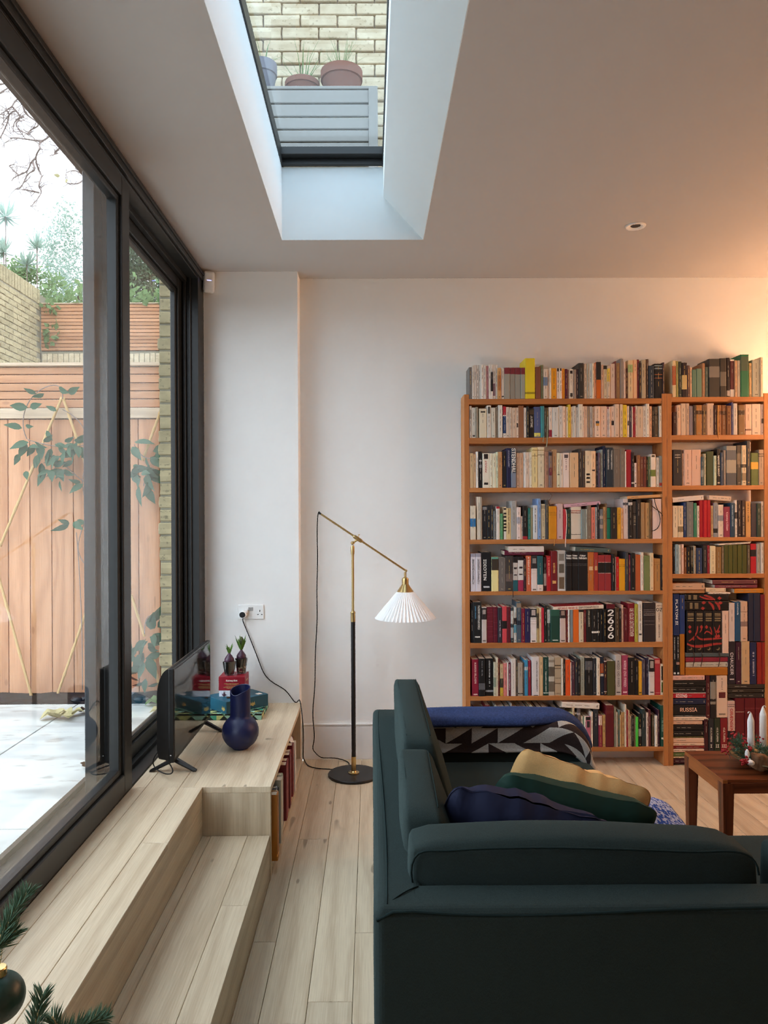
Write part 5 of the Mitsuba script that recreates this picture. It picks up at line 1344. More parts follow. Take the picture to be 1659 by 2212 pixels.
# two wool blankets folded over the far arm
def drape(x0, off, path, xt, z_end, n=70, wave=.006, seed=0, rec=0.0):
    """path: (y, drop below the arm top) across the arm; along x the cloth follows the arm's rounded end and hangs to z_end."""
    S = np.linspace(0, 1, n)
    Ltop = .74 - x0
    arc, hang = (.15 + off) * math.pi / 2, max(0, .575 - .15 - z_end)
    tot = Ltop + (arc + hang) * xt
    pts = []
    for s in S:
        d = s * tot
        if d <= Ltop:
            pts.append((x0 + d, .575 + off, 0, 1))
        elif d <= Ltop + arc:
            a = (d - Ltop) / (.15 + off)
            pts.append((.74 + (.15 + off) * math.sin(a), .425 + (.15 + off) * math.cos(a), math.sin(a), math.cos(a)))
        else:
            pts.append((.89 + off + .45 * (d - Ltop - arc), .425 - (d - Ltop - arc), 1, 0))
    pts = np.array(pts)
    path = np.array(path, float)
    tp = np.r_[0, np.cumsum(np.linalg.norm(np.diff(path, axis=0), axis=1))]
    m = 44
    q = CubicSpline(tp, path)(np.linspace(0, tp[-1], m))
    V, UV = [], []
    for i, (x, z, nx, nz) in enumerate(pts):
        for j, (y, dr_) in enumerate(q):
            y = y + rec * min(1, max(0, (S[i] * tot - Ltop + .12) / .3)) * max(0, 3.15 - y)
            w = wave * (meshkit.fbm(np.array([x * 5, y * 9 + dr_ * 9, seed]), 2, seed) - .5)
            V.append((x + nx * w - .25 * dr_ * nx, y - .4 * w, max(z - dr_ * (.35 + .65 * nz) + nz * w, .28)))
            UV.append((S[i] * tot, tp[-1] * j / (m - 1)))
    return np.array(V).reshape(n, m, 3), np.array(UV).reshape(n, m, 2)


def sheet(V, UV, th):
    n, m = V.shape[:2]
    a = np.gradient(V, axis=0)
    b = np.gradient(V, axis=1)
    nn = np.cross(a, b)
    nn /= np.linalg.norm(nn, axis=2, keepdims=True) + 1e-12
    if nn[:, m // 2, 2].mean() < 0:
        nn = -nn
    top, bot = V + nn * th / 2, V - nn * th / 2
    f = np.array(grid_faces(n, m))
    rim = []
    idx = lambda i, j: i * m + j
    loop = [idx(i, 0) for i in range(n)] + [idx(n - 1, j) for j in range(1, m)] + [idx(i, m - 1) for i in range(n - 2, -1, -1)] + [idx(0, j) for j in range(m - 2, 0, -1)]
    for p, q in zip(loop, loop[1:] + loop[:1]):
        rim += [(p, q, q + n * m), (p, q + n * m, p + n * m)]
    v = np.vstack([top.reshape(-1, 3), bot.reshape(-1, 3)])
    return trimesh.Trimesh(v, np.vstack([f, f[:, ::-1] + n * m, rim]), process=False), np.vstack([UV.reshape(-1, 2)] * 2)


# the patterned one lies under the blue one and hangs lower on the near side
V, UV = drape(.13, .008, [(3.178, .10), (3.176, .02), (3.15, .0), (3.10, .0), (3.06, .002), (3.038, .02), (3.036, .06), (3.034, .122)], 1.0, .345, seed=2)
m, uv = sheet(V, UV, .008)
k = thing('patterned_blanket', 'folded wool blanket with dark brown and light grey triangles over the sofa arm', 'blanket')
put(k + '__cloth', m, 'mat_plaid', True, uv=uv)
rr = np.random.default_rng(6)
fr = []
end = V[-1]
for i in range(64):
    j = i / 63 * (len(end) - 1)
    p = end[int(j)] + (end[min(int(j) + 1, len(end) - 1)] - end[int(j)]) * (j % 1)
    L = rr.uniform(.06, .085)
    d = np.array([rr.normal(.02, .012), rr.normal(-.01, .008), -L])
    fr.append(tube([p + (0, 0, .004), p + d * .5 + (rr.normal(0, .004), 0, 0), p + d], [.0016, .001], 5, 7))
put(k + '__fringe', join(*fr), mat('mat_grey_wool', '8d8a86', .95, .1), True, kind='stuff')
V, UV = drape(.12, .026, [(3.196, .16), (3.194, .03), (3.165, .0), (3.10, .002), (3.05, .004), (3.022, .012), (3.017, .028)], .80, .40, wave=.012, seed=5, rec=.75)
m, uv = sheet(V, UV, .022)
solo('blue_blanket', m, 'mat_blue_wool', 'thick folded blue wool blanket over the top of the sofa arm', 'blanket', True, uv=uv)

# ---------------------------------------------------------------- coffee table
ZC, XC0, XC1, YC0, YC1 = .45, 1.284, 2.45, 2.737, 3.075
k = thing('coffee_table', 'dark rosewood coffee table with tapered legs, between sofa and bookcases', 'table')
wood_put(k + '__top', box(XC0 + .002, YC0 + .002, ZC - .012, XC1 - .002, YC1 - .002, ZC, .001), 'mat_rosewood', 0)
mat('mat_rosewood_edge', wood_tex('a8602c', '7a3d1a', '3a1a0a', .05, 30, .6), .4, .5)
wood_put(k + '__apron', box(XC0 + .03, YC0 + .001, ZC - .052, XC1 - .03, YC0 + .02, ZC - .012, .001), 'mat_rosewood', 0)
wood_put(k + '__apron', box(XC0 + .03, YC1 - .02, ZC - .052, XC1 - .03, YC1 - .001, ZC - .012, .001), 'mat_rosewood', 0)
wood_put(k + '__apron', box(XC0, YC0 + .001, ZC - .055, XC0 + .018, YC1 - .001, ZC - .001, .001), 'mat_rosewood_edge', 1)
wood_put(k + '__apron', box(XC1 - .018, YC0 + .001, ZC - .055, XC1, YC1 - .001, ZC - .001, .001), 'mat_rosewood_edge', 1)
for x, sx in ((XC0, 1), (XC1, -1)):
    for y, sy in ((YC0, 1), (YC1, -1)):
        a, b = .042, .026
        pts = [(x, y, ZC - .014), (x + sx * a, y, ZC - .014), (x, y + sy * a, ZC - .014), (x + sx * a, y + sy * a, ZC - .014), (x + sx * .006, y + sy * .006, 0), (x + sx * (.006 + b), y + sy * .006, 0), (x + sx * .006, y + sy * (.006 + b), 0), (x + sx * (.006 + b), y + sy * (.006 + b), 0)]
        wood_put(k + '__leg', trimesh.convex.convex_hull(np.array(pts) + (-sx * .0006, -sy * .0006, 0)), 'mat_rosewood', 2)

TC = np.array([1.605, 2.885])
solo('gold_tray', lathe([(0, .003), (.10, .0), (.17, .010), (.208, .034), (.213, .036), (.209, .040), (.168, .017), (.10, .008), (0, .009)], 72).apply_scale((1, .78, 1)).apply_translation((TC[0], TC[1], ZC)), 'mat_gold', 'round shallow gold tray with winter greenery on the coffee table', 'tray', 40)
for i, (px, ytip, Yc, lab) in enumerate(((1622, 1541, 2.93, 'white candle, shorter of the two on the gold tray'), (1648.5, 1528, 2.96, 'white candle, taller of the two on the gold tray'))):
    c = at(px, 1600, Y=Yc)
    zt = at(px, ytip, Y=Yc)[2]
    k = thing('candle', lab, 'candle')
    r0 = .0127
    put(k + '__wax', lathe([(0, 0), (r0, 0), (r0, zt - ZC - .042), (r0 * .95, zt - ZC - .034), (r0 * .55, zt - ZC - .018), (r0 * .3, zt - ZC - .008), (0, zt - ZC - .006)], 28, (c[0], Yc, ZC + .008)), 'mat_wax', 14)
    s = -1 if i == 0 else 1
    put(k + '__wick', tube([(c[0], Yc, zt - .008), (c[0] + .001 * s, Yc, zt + .004), (c[0] + .006 * s, Yc, zt + .006), (c[0] + .011 * s, Yc, zt + .0)], .0018, 6, 12), 'mat_wax', True)


def sprig(key, base, tip, L, n, seed, m='mat_needle', flat=.55):
    """A fir twig: a stem and its needles."""
    r = np.random.default_rng(seed)
    base, tip = np.array(base, float), np.array(tip, float)
    ax = unit(tip - base)
    mid = (base + tip) / 2 + np.array([0, 0, .06 * np.linalg.norm(tip - base)])
    stem = CubicSpline([0, .5, 1], np.array([base, mid, tip]))
    put(key + '__stem', tube(stem(np.linspace(0, 1, 10)), [.0028, .0016], 6), 'mat_bamboo' if L > .02 else 'mat_twig', True)
    vs, fs = [], []
    for i in range(n):
        t = i / n
        p = stem(.06 + .94 * t)
        a = r.uniform(0, 6.283)
        e1 = unit(np.cross(ax, (0, 0, 1)))
        e2 = np.cross(e1, ax)
        rad = e1 * math.cos(a) + e2 * math.sin(a) * flat + (0, 0, .25)
        d = unit(unit(rad) * r.uniform(.75, 1.1) + ax * r.uniform(.5, 1.0))
        ll = L * r.uniform(.75, 1.1) * (1 - .35 * max(0, t - .75) * 4 * .6)
        s = unit(np.cross(d, r.normal(size=3))) * L * .045
        h = np.cross(d, s) * .45
        bend = np.array([0, 0, .12 * ll])
        q = [p, p + d * ll * .5 + bend * .5, p + d * ll + bend]
        k0 = len(vs)
        vs += [q[0] - s * .6, q[0] + s * .6, q[1] - s, q[1] + s, q[1] + h, q[2]]
        fs += [(k0, k0 + 1, k0 + 3), (k0, k0 + 3, k0 + 2), (k0 + 2, k0 + 3, k0 + 5), (k0, k0 + 2, k0 + 4), (k0 + 1, k0 + 4, k0 + 3), (k0 + 2, k0 + 5, k0 + 4), (k0 + 3, k0 + 4, k0 + 5)]
    put(key + '__needles', trimesh.Trimesh(vs, fs, process=False), m, kind='stuff')


SPR = [((1.47, 2.90, .475), (1.425, 2.93, .515), 'low fir sprig at the outer end of the gold tray'), ((1.50, 2.95, .475), (1.47, 3.00, .52), 'fir sprig standing up behind the shorter candle'), ((1.52, 2.86, .470), (1.45, 2.84, .505), 'fir sprig in the hollow of the tray before the candles'), ((1.55, 2.93, .475), (1.49, 2.88, .52), 'fir sprig between the two candles'),
       ((1.58, 2.98, .475), (1.53, 3.01, .52), 'fir sprig at the back of the taller candle'), ((1.56, 2.84, .470), (1.50, 2.80, .495), 'fir sprig under the bark piece'), ((1.62, 2.93, .475), (1.58, 2.95, .53), 'fir sprig right behind the bark piece'), ((1.48, 2.88, .472), (1.46, 2.90, .50), 'tiny fir sprig under the berries')]
mat('mat_berry', 'a3121c', .25, .6)
mat('mat_bark_log', brick_tex('8f6e52', '6a4a34', '2e2016'), .95, .1)
for i, (a, b, lab) in enumerate((((1600, 1618), (1586, 1606), 'fir sprig pointing out over the edge of the gold tray'), ((1610, 1640), (1588, 1622), 'fir sprig lying low in the gold tray near the berries'), ((1645, 1640), (1668, 1612), 'fir sprig behind the bark piece on the gold tray'), ((1606, 1625), (1612, 1640), 'short fir sprig beside the shorter candle'))):
    k = thing('fir_sprig', lab, 'fir sprig', 'fir sprigs on the gold tray')
    sprig(k, at(*a, Y=2.86), at(*b, Y=2.82), .030, 90, 60 + i, 'mat_leaf_jasmine' if i == 0 else 'mat_needle')
for i, (a, b, lab) in enumerate(SPR):
    k = thing('fir_sprig', lab, 'fir sprig', 'fir sprigs on the gold tray')
    sprig(k, a, b, .034, 110, 160 + i, 'mat_leaf_jasmine' if i % 3 == 1 else 'mat_needle')
BERRY = trimesh.creation.icosphere(subdivisions=1, radius=.0042)
rr = np.random.default_rng(15)
for i, (px, py, Yb, n, spread, lab) in enumerate(((1566, 1623, 2.86, 9, .006, 'cluster of red berries hanging over the outer rim of the tray'), (1580, 1592, 2.92, 14, .011, 'highest cluster of red berries on the gold tray'), (1606, 1597, 2.92, 10, .009, 'red berries behind the shorter candle'), (1585, 1618, 2.86, 9, .008, 'small red berries among the fir near the tray rim'), (1609, 1645, 2.76, 16, .009, 'big cluster of red berries in front on the tray rim'), (1614, 1614, 2.85, 9, .009, 'dark red berries at the foot of the shorter candle'), (1635, 1600, 2.95, 10, .010, 'red berries between the two candles'))):
    c = at(px, py, Y=Yb)
    k = thing('berry_cluster', lab, 'berries', 'red berry clusters on the gold tray')
    put(k + '__twig', tube([(c[0] + .03, Yb + .02, max(ZC + .03, c[2] - .05)), (c[0] + .015, Yb + .01, c[2] - .01), c], .0012, 5, 10), 'mat_twig', True)
    ps = mikit.ply(BERRY, 'mat_berry', smooth=True)
    for j in range(n):
        o = c + rr.normal(0, 1, 3) * spread
        o[2] = max(o[2], ZC + .012)
        put(k + '__berry', {**ps, 'to_world': T().translate([float(t) for t in o])}, None)
c = at(1641, 1640, Y=2.80)
m = cushion((.05, .05, .055), .008, (.002, .002, .002), .0, 4)
m.vertices = m.vertices * (1 + .45 * (meshkit.fbm(m.vertices * (60, 60, 25), 3, 4)[:, None] - .5))
m.apply_translation((c[0], 2.80, ZC + .045))
solo('bark_piece', m, 'mat_bark_log', 'rough brown piece of bark standing on the gold tray below the candles', 'bark', 30)
for i, (px, py, s, lab) in enumerate(((1614, 1629, 1.0, 'white upright shell leaning by the shorter candle'), (1622, 1648, 1.2, 'white rounded shell lying in front of the bark piece'))):
    c = at(px, py, Y=2.80 - .02 * i)
    m = trimesh.creation.icosphere(subdivisions=3)
    m.vertices = m.vertices * np.array([(.008, .007, .018), (.013, .012, .011)][i]) * (1 + .2 * (meshkit.noise(m.vertices * 3)[:, None] - .5)) + c
    solo('shell', m, 'mat_wax', lab, 'shell', True, group='white shells on the gold tray')

# ---------------------------------------------------------------- floor lamp
LX, LY = -0.100, 4.10
k = thing('floor_lamp', 'brass and black floor lamp with slanted arm and white pleated shade', 'floor lamp')
put(k + '__base', lathe([(0, 0), (.138, 0), (.1405, .003), (.1405, .011), (.138, .014), (0, .015)], 72, (LX, LY, 0)), 'mat_black', 35)
zl = lambda y: at(763, y, Y=LY)[2]
put(k + '__foot', lathe([(0, .014), (.030, .014), (.030, .019), (.018, .021), (.013, .028), (.013, zl(1634)), (0, zl(1634))], 32, (LX, LY, 0)), 'mat_brass', 30)
put(k + '__pole', lathe([(0, zl(1634)), (.0118, zl(1634)), (.0118, zl(1343)), (0, zl(1343))], 28, (LX, LY, 0)), 'mat_black', 30)
put(k + '__collar', lathe([(0, zl(1343)), (.0128, zl(1343)), (.0128, zl(1326)), (.0140, zl(1325)), (.0140, zl(1323)), (.009, zl(1320)), (0, zl(1320))], 28, (LX, LY, 0)), 'mat_brass', 30)
put(k + '__upper_pole', lathe([(0, zl(1322)), (.0072, zl(1322)), (.0072, zl(1197)), (0, zl(1197))], 24, (LX, LY, 0)), 'mat_brass', 30)
put(k + '__joint', join(lathe([(0, zl(1198)), (.0092, zl(1198)), (.0100, zl(1194)), (.0100, zl(1181)), (.006, zl(1178)), (0, zl(1178))], 24, (LX, LY, 0)),
                        lathe([(0, -.011), (.006, -.009), (.0105, -.003), (.0105, .003), (.006, .009), (0, .011)], 24, (LX, LY, zl(1173)))), 'mat_brass', 30)
PA, PB = at(691, 1109, Y=LY), at(877, 1233, Y=LY)
put(k + '__arm', tube([PA, PB], .0052, 16), 'mat_brass', 40)
d = unit(PB - PA)
pc = at(773, 1164, Y=LY)
put(k + '__clamp', tube([pc - d * .030, pc - d * .022, pc + d * .022, pc + d * .030], [.0056, .0105, .0105, .0056], 20), 'mat_brass', 40)
put(k + '__pivot', tube([np.array([LX, LY, zl(1173)]), pc + (0, 0, -.004)], .0055, 12), 'mat_brass', 40)
put(k + '__thumb_screw', join(tube([pc, pc + np.array([.006, 0, .022])], .0022, 8), lathe([(0, -.002), (.007, -.001), (.007, .001), (0, .002)], 16, pc + np.array([.006, 0, .023]))), 'mat_brass', 30)
put(k + '__arm_cap', lathe([(0, -.008), (.0058, -.007), (.0058, .006), (0, .008)], 16, PA, d), 'mat_black', 30)
sx, zc = at(875.5, 1270, Y=LY)[0], lambda y: at(875, y, Y=LY)[2]
put(k + '__knuckle', join(lathe([(0, -.008), (.007, -.004), (.007, .004), (0, .008)], 16, PB), tube([(sx, LY, zc(1247)), (sx, LY, zc(1236))], .0062, 12)), 'mat_brass', 30)
put(k + '__socket', lathe([(.006, zc(1246)), (.0165, zc(1249)), (.0185, zc(1251)), (.0185, zc(1262)), (.021, zc(1263.5)), (.045, zc(1277)), (.047, zc(1278)), (.044, zc(1278)), (.018, zc(1264)), (.006, zc(1248))], 40, (sx, LY, 0)), 'mat_brass', 30)
n = 96
ang = np.arange(n) * 2 * np.pi / n
zz = np.where(np.arange(n) % 2 == 0, 1.0, 0.0)
za, zb = zc(1277), zc(1335)
rows = []
for t in np.linspace(0, 1, 8):
    R = .045 + (.169 - .045) * t
    dpt = (.003 + .012 * t)
    rows.append(np.stack([sx + (R - zz * dpt) * np.cos(ang), LY + (R - zz * dpt) * np.sin(ang), za + (zb - za) * t - zz * .004 * t], 1))
rows = np.array(rows)
inn = rows.copy()
ctr = np.array([sx, LY, 0])
inn[:, :, :2] = ctr[:2] + (rows[:, :, :2] - ctr[:2]) * (1 - .0012 / np.linalg.norm(rows[:, :, :2] - ctr[:2], axis=2, keepdims=True))
v = np.vstack([rows.reshape(-1, 3), inn.reshape(-1, 3)])
f = np.array(grid_faces(8, n, True))
rim = []
for q in (0, 7):
    for j in range(n):
        a, b = q * n + j, q * n + (j + 1) % n
        rim += [(a, b, b + 8 * n), (a, b + 8 * n, a + 8 * n)]
put(k + '__shade', trimesh.Trimesh(v, np.vstack([f[:, ::-1], f + 8 * n, rim]), process=False), 'mat_shade')
put(k + '__bulb', lathe([(0, zc(1262)), (.012, zc(1264)), (.014, zc(1275)), (.028, zc(1292)), (.028, zc(1300)), (.018, zc(1308)), (0, zc(1311))], 24, (sx, LY, 0)), 'mat_white_plastic', 40)
yw = LY + .06
cord = [PA + (0, .0, 0), at(687, 1112, Y=yw), at(685.5, 1130, Y=yw), at(686, 1200, Y=yw), at(684.5, 1280, Y=yw), at(685, 1330, Y=yw), at(681, 1420, Y=yw), at(679.5, 1490, Y=yw), at(676, 1550, Y=yw), at(679, 1590, Y=yw), at(676, 1612, Y=yw + .06), at(683, 1628, Y=4.31), at(694, 1636, Y=4.335), at(720, 1637.5, Y=4.33)] + [at(x, y, Z=.004) for x, y in ((745, 1643), (754, 1649), (752, 1656))] + [np.array([LX - .02, LY - .0, .020])]
put(k + '__arm_cord', tube(cord, .0028, 6, 140), 'mat_rubber', True)
cord = [(LX - .13, LY - .0, .006)] + [at(x, y, Z=.004) for x, y in ((716, 1662), (690, 1660), (668, 1655), (659, 1645))] + [at(655, 1625, Y=4.16), at(655.5, 1590, Y=4.12), at(653, 1550, Y=4.10), at(650, 1525, Y=4.15), at(646.5, 1512, Y=4.20)] + [np.array([-.43, 4.245, ZT + .006])] + [at(x, y, Y=4.247) for x, y in ((620, 1495), (597, 1479), (574, 1460), (560, 1430), (546, 1394), (533, 1362), (526, 1345), (525.5, 1337))]
cord = [np.array(p, float) for p in cord]
cord[-1] = at(525.5, 1336, Y=4.205)
put(k + '__power_cord', tube(cord, .0028, 6, 160), 'mat_rubber', True)

# ---------------------------------------------------------------- socket, plug, alarm sensor
k = thing('wall_socket', 'white double wall socket on the pilaster above the bench', 'socket')
a, b = at(514.5, 1337.5, Y=YP), at(570, 1306, Y=YP)
put(k + '__plate', box(a[0], YP - .009, a[2], b[0], YP - .0005, b[2], .002), 'mat_white_plastic')
for x0, x1 in ((537, 541.5), (542.5, 547)):
    p, q = at(x0, 1319, Y=YP), at(x1, 1311.5, Y=YP)
    put(k + '__switch', box(p[0], YP - .0125, p[2], q[0], YP - .008, q[2], .0008), 'mat_grey_plastic')
ho = [box(at(555.2 - .9, 0, Y=YP)[0], YP - .0096, at(555, 1321, Y=YP)[2], at(555.2 + .9, 0, Y=YP)[0], YP - .008, at(555, 1317, Y=YP)[2])]
for x in (551, 559.5):
    ho.append(box(at(x - 1.4, 0, Y=YP)[0], YP - .0096, at(x, 1327.8, Y=YP)[2], at(x + 1.4, 0, Y=YP)[0], YP - .008, at(x, 1326, Y=YP)[2]))
put(k + '__pin_hole', ho[0], 'mat_black')
put(k + '__pin_hole', ho[1], 'mat_black')
put(k + '__pin_hole', ho[2], 'mat_black')
k = thing('plug_adapter', 'round white plug adapter with black plug in the wall socket', 'plug')
c = at(527, 1325.5, Y=YP)
put(k + '__body', lathe([(0, .0), (.021, .0), (.0215, .03), (.0195, .046), (.0165, .047), (.0155, .040), (0, .040)], 32, (c[0], YP - .009, c[2]), (0, -1, 0)), 'mat_white_plastic', 30)
put(k + '__cap', box(c[0] - .004, YP - .035, c[2] + .005, c[0] + .026, YP - .009, c[2] + .026, .004), 'mat_white_plastic')
put(k + '__plug', lathe([(0, .040), (.0150, .040), (.0150, .046), (.013, .050), (0, .050)], 28, (c[0], YP - .009, c[2]), (0, -1, 0)), 'mat_rubber', 30)
k = thing('alarm_sensor', 'small white motion sensor with a blue light in the corner under the ceiling', 'sensor')
m = cushion((.062, .034, .115), .012, (.0, .004, .002))
R = frame((-.905, 4.225, 2.738), unit((1, .30, -.02)), unit((-.30, 1, .10)), np.cross(unit((1, .30, -.02)), unit((-.30, 1, .10))))
m.apply_transform(R)
put(k + '__case', m, 'mat_white_plastic', True)
m = box(-.012, -.0215, .004, .012, -.019, .0085)
m.apply_transform(R)
scene['mat_led'] = {'type': 'diffuse', 'reflectance': {'type': 'rgb', 'value': [.2, .2, .5]}}
put(k + '__light', mikit.ply(m, 'mat_led', emitter={'type': 'area', 'radiance': {'type': 'rgb', 'value': [.35, .38, 1.3]}}), None)
m = box(-.032, .012, -.04, .028, .028, .04, .003)
m.apply_transform(R)
put(k + '__mount', m, 'mat_grey_plastic')

# ---------------------------------------------------------------- on the bench: television, boxes, plants, vase
ZQ = ZT + .001
k = thing('television', 'flat black television on two forked feet, standing on the oak bench', 'television')
xt, ya, yb, zA, zB = -.817, 3.10, 3.805, .405, .795
put(k + '__bezel', box(xt - .022, ya, zA, xt, yb, zB, .003), 'mat_black')
put(k + '__screen', box(xt - .002, ya + .010, zA + .018, xt + .0008, yb - .010, zB - .010), 'mat_screen')
pr = [(0, zA + .006), (-.045, zA + .015), (-.052, zA + .05)] + [(-.052 + .052 * (1 - math.cos(q)), zB - .125 + .121 * math.sin(q)) for q in np.linspace(0, math.pi / 2, 10)]
put(k + '__back', prism([(x, z) for x, z in pr], yb - ya - .02, frame((xt - .021, yb - .01, 0), (1, 0, 0), (0, 0, 1), (0, -1, 0))), 'mat_black', 30)
for y in (ya + .05, yb - .09):
    t = [(xt - .012, y, zA + .004), (xt - .012, y, zA - .012)]
    for s, e in ((-1, .085), (1, .085)):
        hull = trimesh.convex.convex_hull(np.array([(xt - .012 + dx, y + dy, zA + .004 + dz) for dx in (-.012, .012) for dy in (-.011, .011) for dz in (0, -.006)] + [(xt - .012 + s * e + dx, y - .018 + dy, ZQ + dz) for dx in (-.012 * 0, s * .012) for dy in (-.009, .009) for dz in (0.0, .006)]))
        put(k + '__foot', hull, 'mat_black')
put(k + '__lead', tube([(xt - .06, ya + .03, .46), (xt - .09, ya + .03, .42), (xt - .10, ya + .05, .385), (xt - .075, ya + .02, .372), (xt - .10, ya + .2, .367)], .0026, 6, 30), 'mat_rubber', True)
mat('mat_led_mark', 'c8c8c8', .4)
put(k + '__badge', box(xt - .016, ya - .0008, zA + .03, xt - .011, ya + .001, zA + .034), 'mat_led_mark')

mat('mat_teal_box', '1f5568', .45, .4)
mat('mat_red_box', '8c1626', .45, .4)
mat('mat_white_box', 'dfe3ea', .5, .4)
mat('mat_gilt', 'b9a768', .4, .5)
mat('mat_white_print', 'efe4dc', .6)


def diamonds(p, n, uv):
    u, v = uv.x * 26, uv.y * 26
    i, j = dr.floor(u), dr.floor(v)
    a, b = u - i, v - j
    h = cell_rand(i, j, 3)
    odd = (i + j) - 2 * dr.floor((i + j) / 2)
    d1 = dr.select(odd > .5, a + b, 1 - a + b)
    c = dr.select(d1 < 1, col('14211d'), dr.select(h < .25, col('b9bd78'), dr.select(h < .6, col('3f8f74'), col('9fd0b8'))))
    return c


mat('mat_diamonds', proc(diamonds), .45, .4)
k = thing('patterned_box', 'flat box with green and black diamond pattern, lowest of the stack on the bench', 'box')
m = box(-.86, 3.905, ZQ, -.574, 4.16, ZQ + .034, .001)
tr = np.array(m.triangles)
nr = np.abs(np.cross(tr[:, 1] - tr[:, 0], tr[:, 2] - tr[:, 0]))
vv = tr.reshape(-1, 3)
ax = nr.argmax(1).repeat(3)
uvb = np.stack([np.where(ax == 0, vv[:, 1], vv[:, 0]), np.where(ax == 2, vv[:, 1], vv[:, 2])], 1) + 5
put(k + '__lid', trimesh.Trimesh(vv, np.arange(len(vv)).reshape(-1, 3), process=False), 'mat_diamonds', uv=uvb)
k = thing('teal_box', 'square dark teal game box lying askew on the patterned box', 'box')
zb0 = ZQ + .0345
e1, e2 = unit((.193, .18, 0)), unit((-.18, .193, 0))
o = np.array([-.752, 3.885, zb0])
m = box(0, 0, 0, .262, .205, .064, .0015)
M = frame(o, e1, e2, (0, 0, 1))
m.apply_transform(M)
put(k + '__lid', m, 'mat_teal_box')
mm = box(.15, -.0006, .012, .185, .0004, .030)
sh = unary_union([Polygon([(x, 0), (x + .006, .02), (x + .012, 0)]) for x in (.145, .155, .166)] + [Point(.163, .004).buffer(.009)])
e = join(*[trimesh.creation.extrude_polygon(g, .0012, engine='earcut') for g in getattr(sh, 'geoms', [sh])])
e.apply_transform(M @ frame((0, .0004, .02), (1, 0, 0), (0, 0, 1), (0, -1, 0)))
put(k + '__emblem', e, 'mat_gilt')
e = join(*[trimesh.creation.extrude_polygon(g, .0012, engine='earcut') for g in getattr(sh, 'geoms', [sh])])
e.apply_transform(M @ frame((-.0003, .19, .018), (0, -1, 0), (0, 0, 1), (-1, 0, 0)))
put(k + '__emblem', e, 'mat_gilt')
e = box(.21, .02, .0638, .24, .05, .0646)
e.apply_transform(M)
put(k + '__top_print', e, 'mat_white_print')
k = thing('red_box', 'small box with dark red lid and white base, topmost on the bench', 'box')
zr = zb0 + .0645
xa, xb, y0, y1 = -.815, -.676, 4.0, 4.135
put(k + '__lid', box(xa, y0, zr + .033, xb, y1, zr + .105, .001), 'mat_red_box')
put(k + '__base', box(xa + .002, y0 + .002, zr, xb - .002, y1 - .002, zr + .033, .001), 'mat_white_box')
tm = meshkit.text_mesh('Kattespillet', .0085, .0006, bold=True)
tm.apply_translation((-tm.bounds[:, 0].mean(), 0, 0))
tm.apply_transform(frame(((xa + xb) / 2, y0 - .0003, zr + .081), (1, 0, 0), (0, 0, 1), (0, -1, 0)))
put(k + '__lettering', tm, 'mat_white_print')
ln = [box((xa + xb) / 2 - w, y0 - .0006, zr + z, (xa + xb) / 2 + w * f, y0 + .0004, zr + z + .0016) for w, f, z in ((.040, .95, .068), (.028, 1.0, .0625), (.034, 1.0, .0545), (.044, .8, .049), (.028, 1.1, .0435))]
put(k + '__fine_print', join(*ln), 'mat_gilt')
ln = box(xb - .0004, y0 + .04, zr + .074, xb + .0006, y0 + .09, zr + .079)
put(k + '__fine_print', ln, 'mat_gilt')

mat('mat_bulb', '46283a', .35, .5)
mat('mat_potting', '15130f', .95, .1)
mat('mat_pebble', 'a89c84', .8, .2)
for i, (px, py, Yp, rt, rbm, h, lean, lab) in enumerate(((495.5, 1459, 4.045, .0375, .026, .077, 5, 'hyacinth bulb with short leaves in a dark glass, nearer the television'), (521.5, 1455, 4.09, .036, .026, .086, 8, 'hyacinth bulb with a green bud and tall leaves in a glass of pebbles'))):
    c = np.array([at(px, py, Y=Yp)[0], Yp, zr + .1055])
    k = thing('hyacinth', lab, 'potted plant', 'hyacinths on the red box')
    put(k + '__glass', lathe([(0, .001), (rbm, .001), (rt, h), (rt - .0018, h), (rbm - .002, .004), (0, .004)], 36, c), 'mat_cup', 30)
    put(k + '__soil', lathe([(0, .005), (rbm - .003, .005), (rt - .0035, h * .93), (rt * .6, h * .99), (0, h)], 32, c), 'mat_potting', 30)
    put(k + '__bulb', lathe([(0, h * .86), (.020, h * .90), (.0265, h * 1.0), (.025, h + .012), (.016, h + .026), (.008, h + .036), (.006, h + .042), (0, h + .042)], 28, c), 'mat_bulb', True)
    if i:
        rr = np.random.default_rng(2)
        for j in range(12):
            a, z = rr.uniform(-2.6, -.5), rr.uniform(.004, .042)
            R = rbm + (rt - rbm) * z / h - .003
            q = trimesh.creation.icosphere(subdivisions=1)
            q.vertices = q.vertices * (.0045, .003, .004) + c + (R * math.cos(a), R * math.sin(a), z + .004)
            put(k + '__pebble', q, 'mat_pebble', True)
    for j in range(lean):
        a = j * 2.4 + i
        d = unit((math.cos(a) * (.42 + .06 * i), math.sin(a) * .4, 1))
        sd = unit(np.cross(d, (math.cos(a), math.sin(a), 0)))
        L = (.062, .088)[i] * (1 - .12 * (j % 3))
        put(k + '__leaf', place(leaf_mesh(L, .0078, -.06), c + (math.cos(a) * .004, math.sin(a) * .004, h + .036), d, sd, np.cross(d, sd)), 'mat_leaf_hyacinth', True)
    if i:
        bs = []
        for j in range(40):
            a, t = j * 2.4, j / 40
            q = trimesh.creation.icosphere(subdivisions=1, radius=.0052)
            R = .011 * math.sin(math.pi * (.15 + .8 * t))
            q.apply_translation(c + (R * math.cos(a), R * math.sin(a), h + .066 + .044 * t))
            bs.append(q)
        put(k + '__bud', join(*bs), mat('mat_bud', '4f5a34', .6), True)

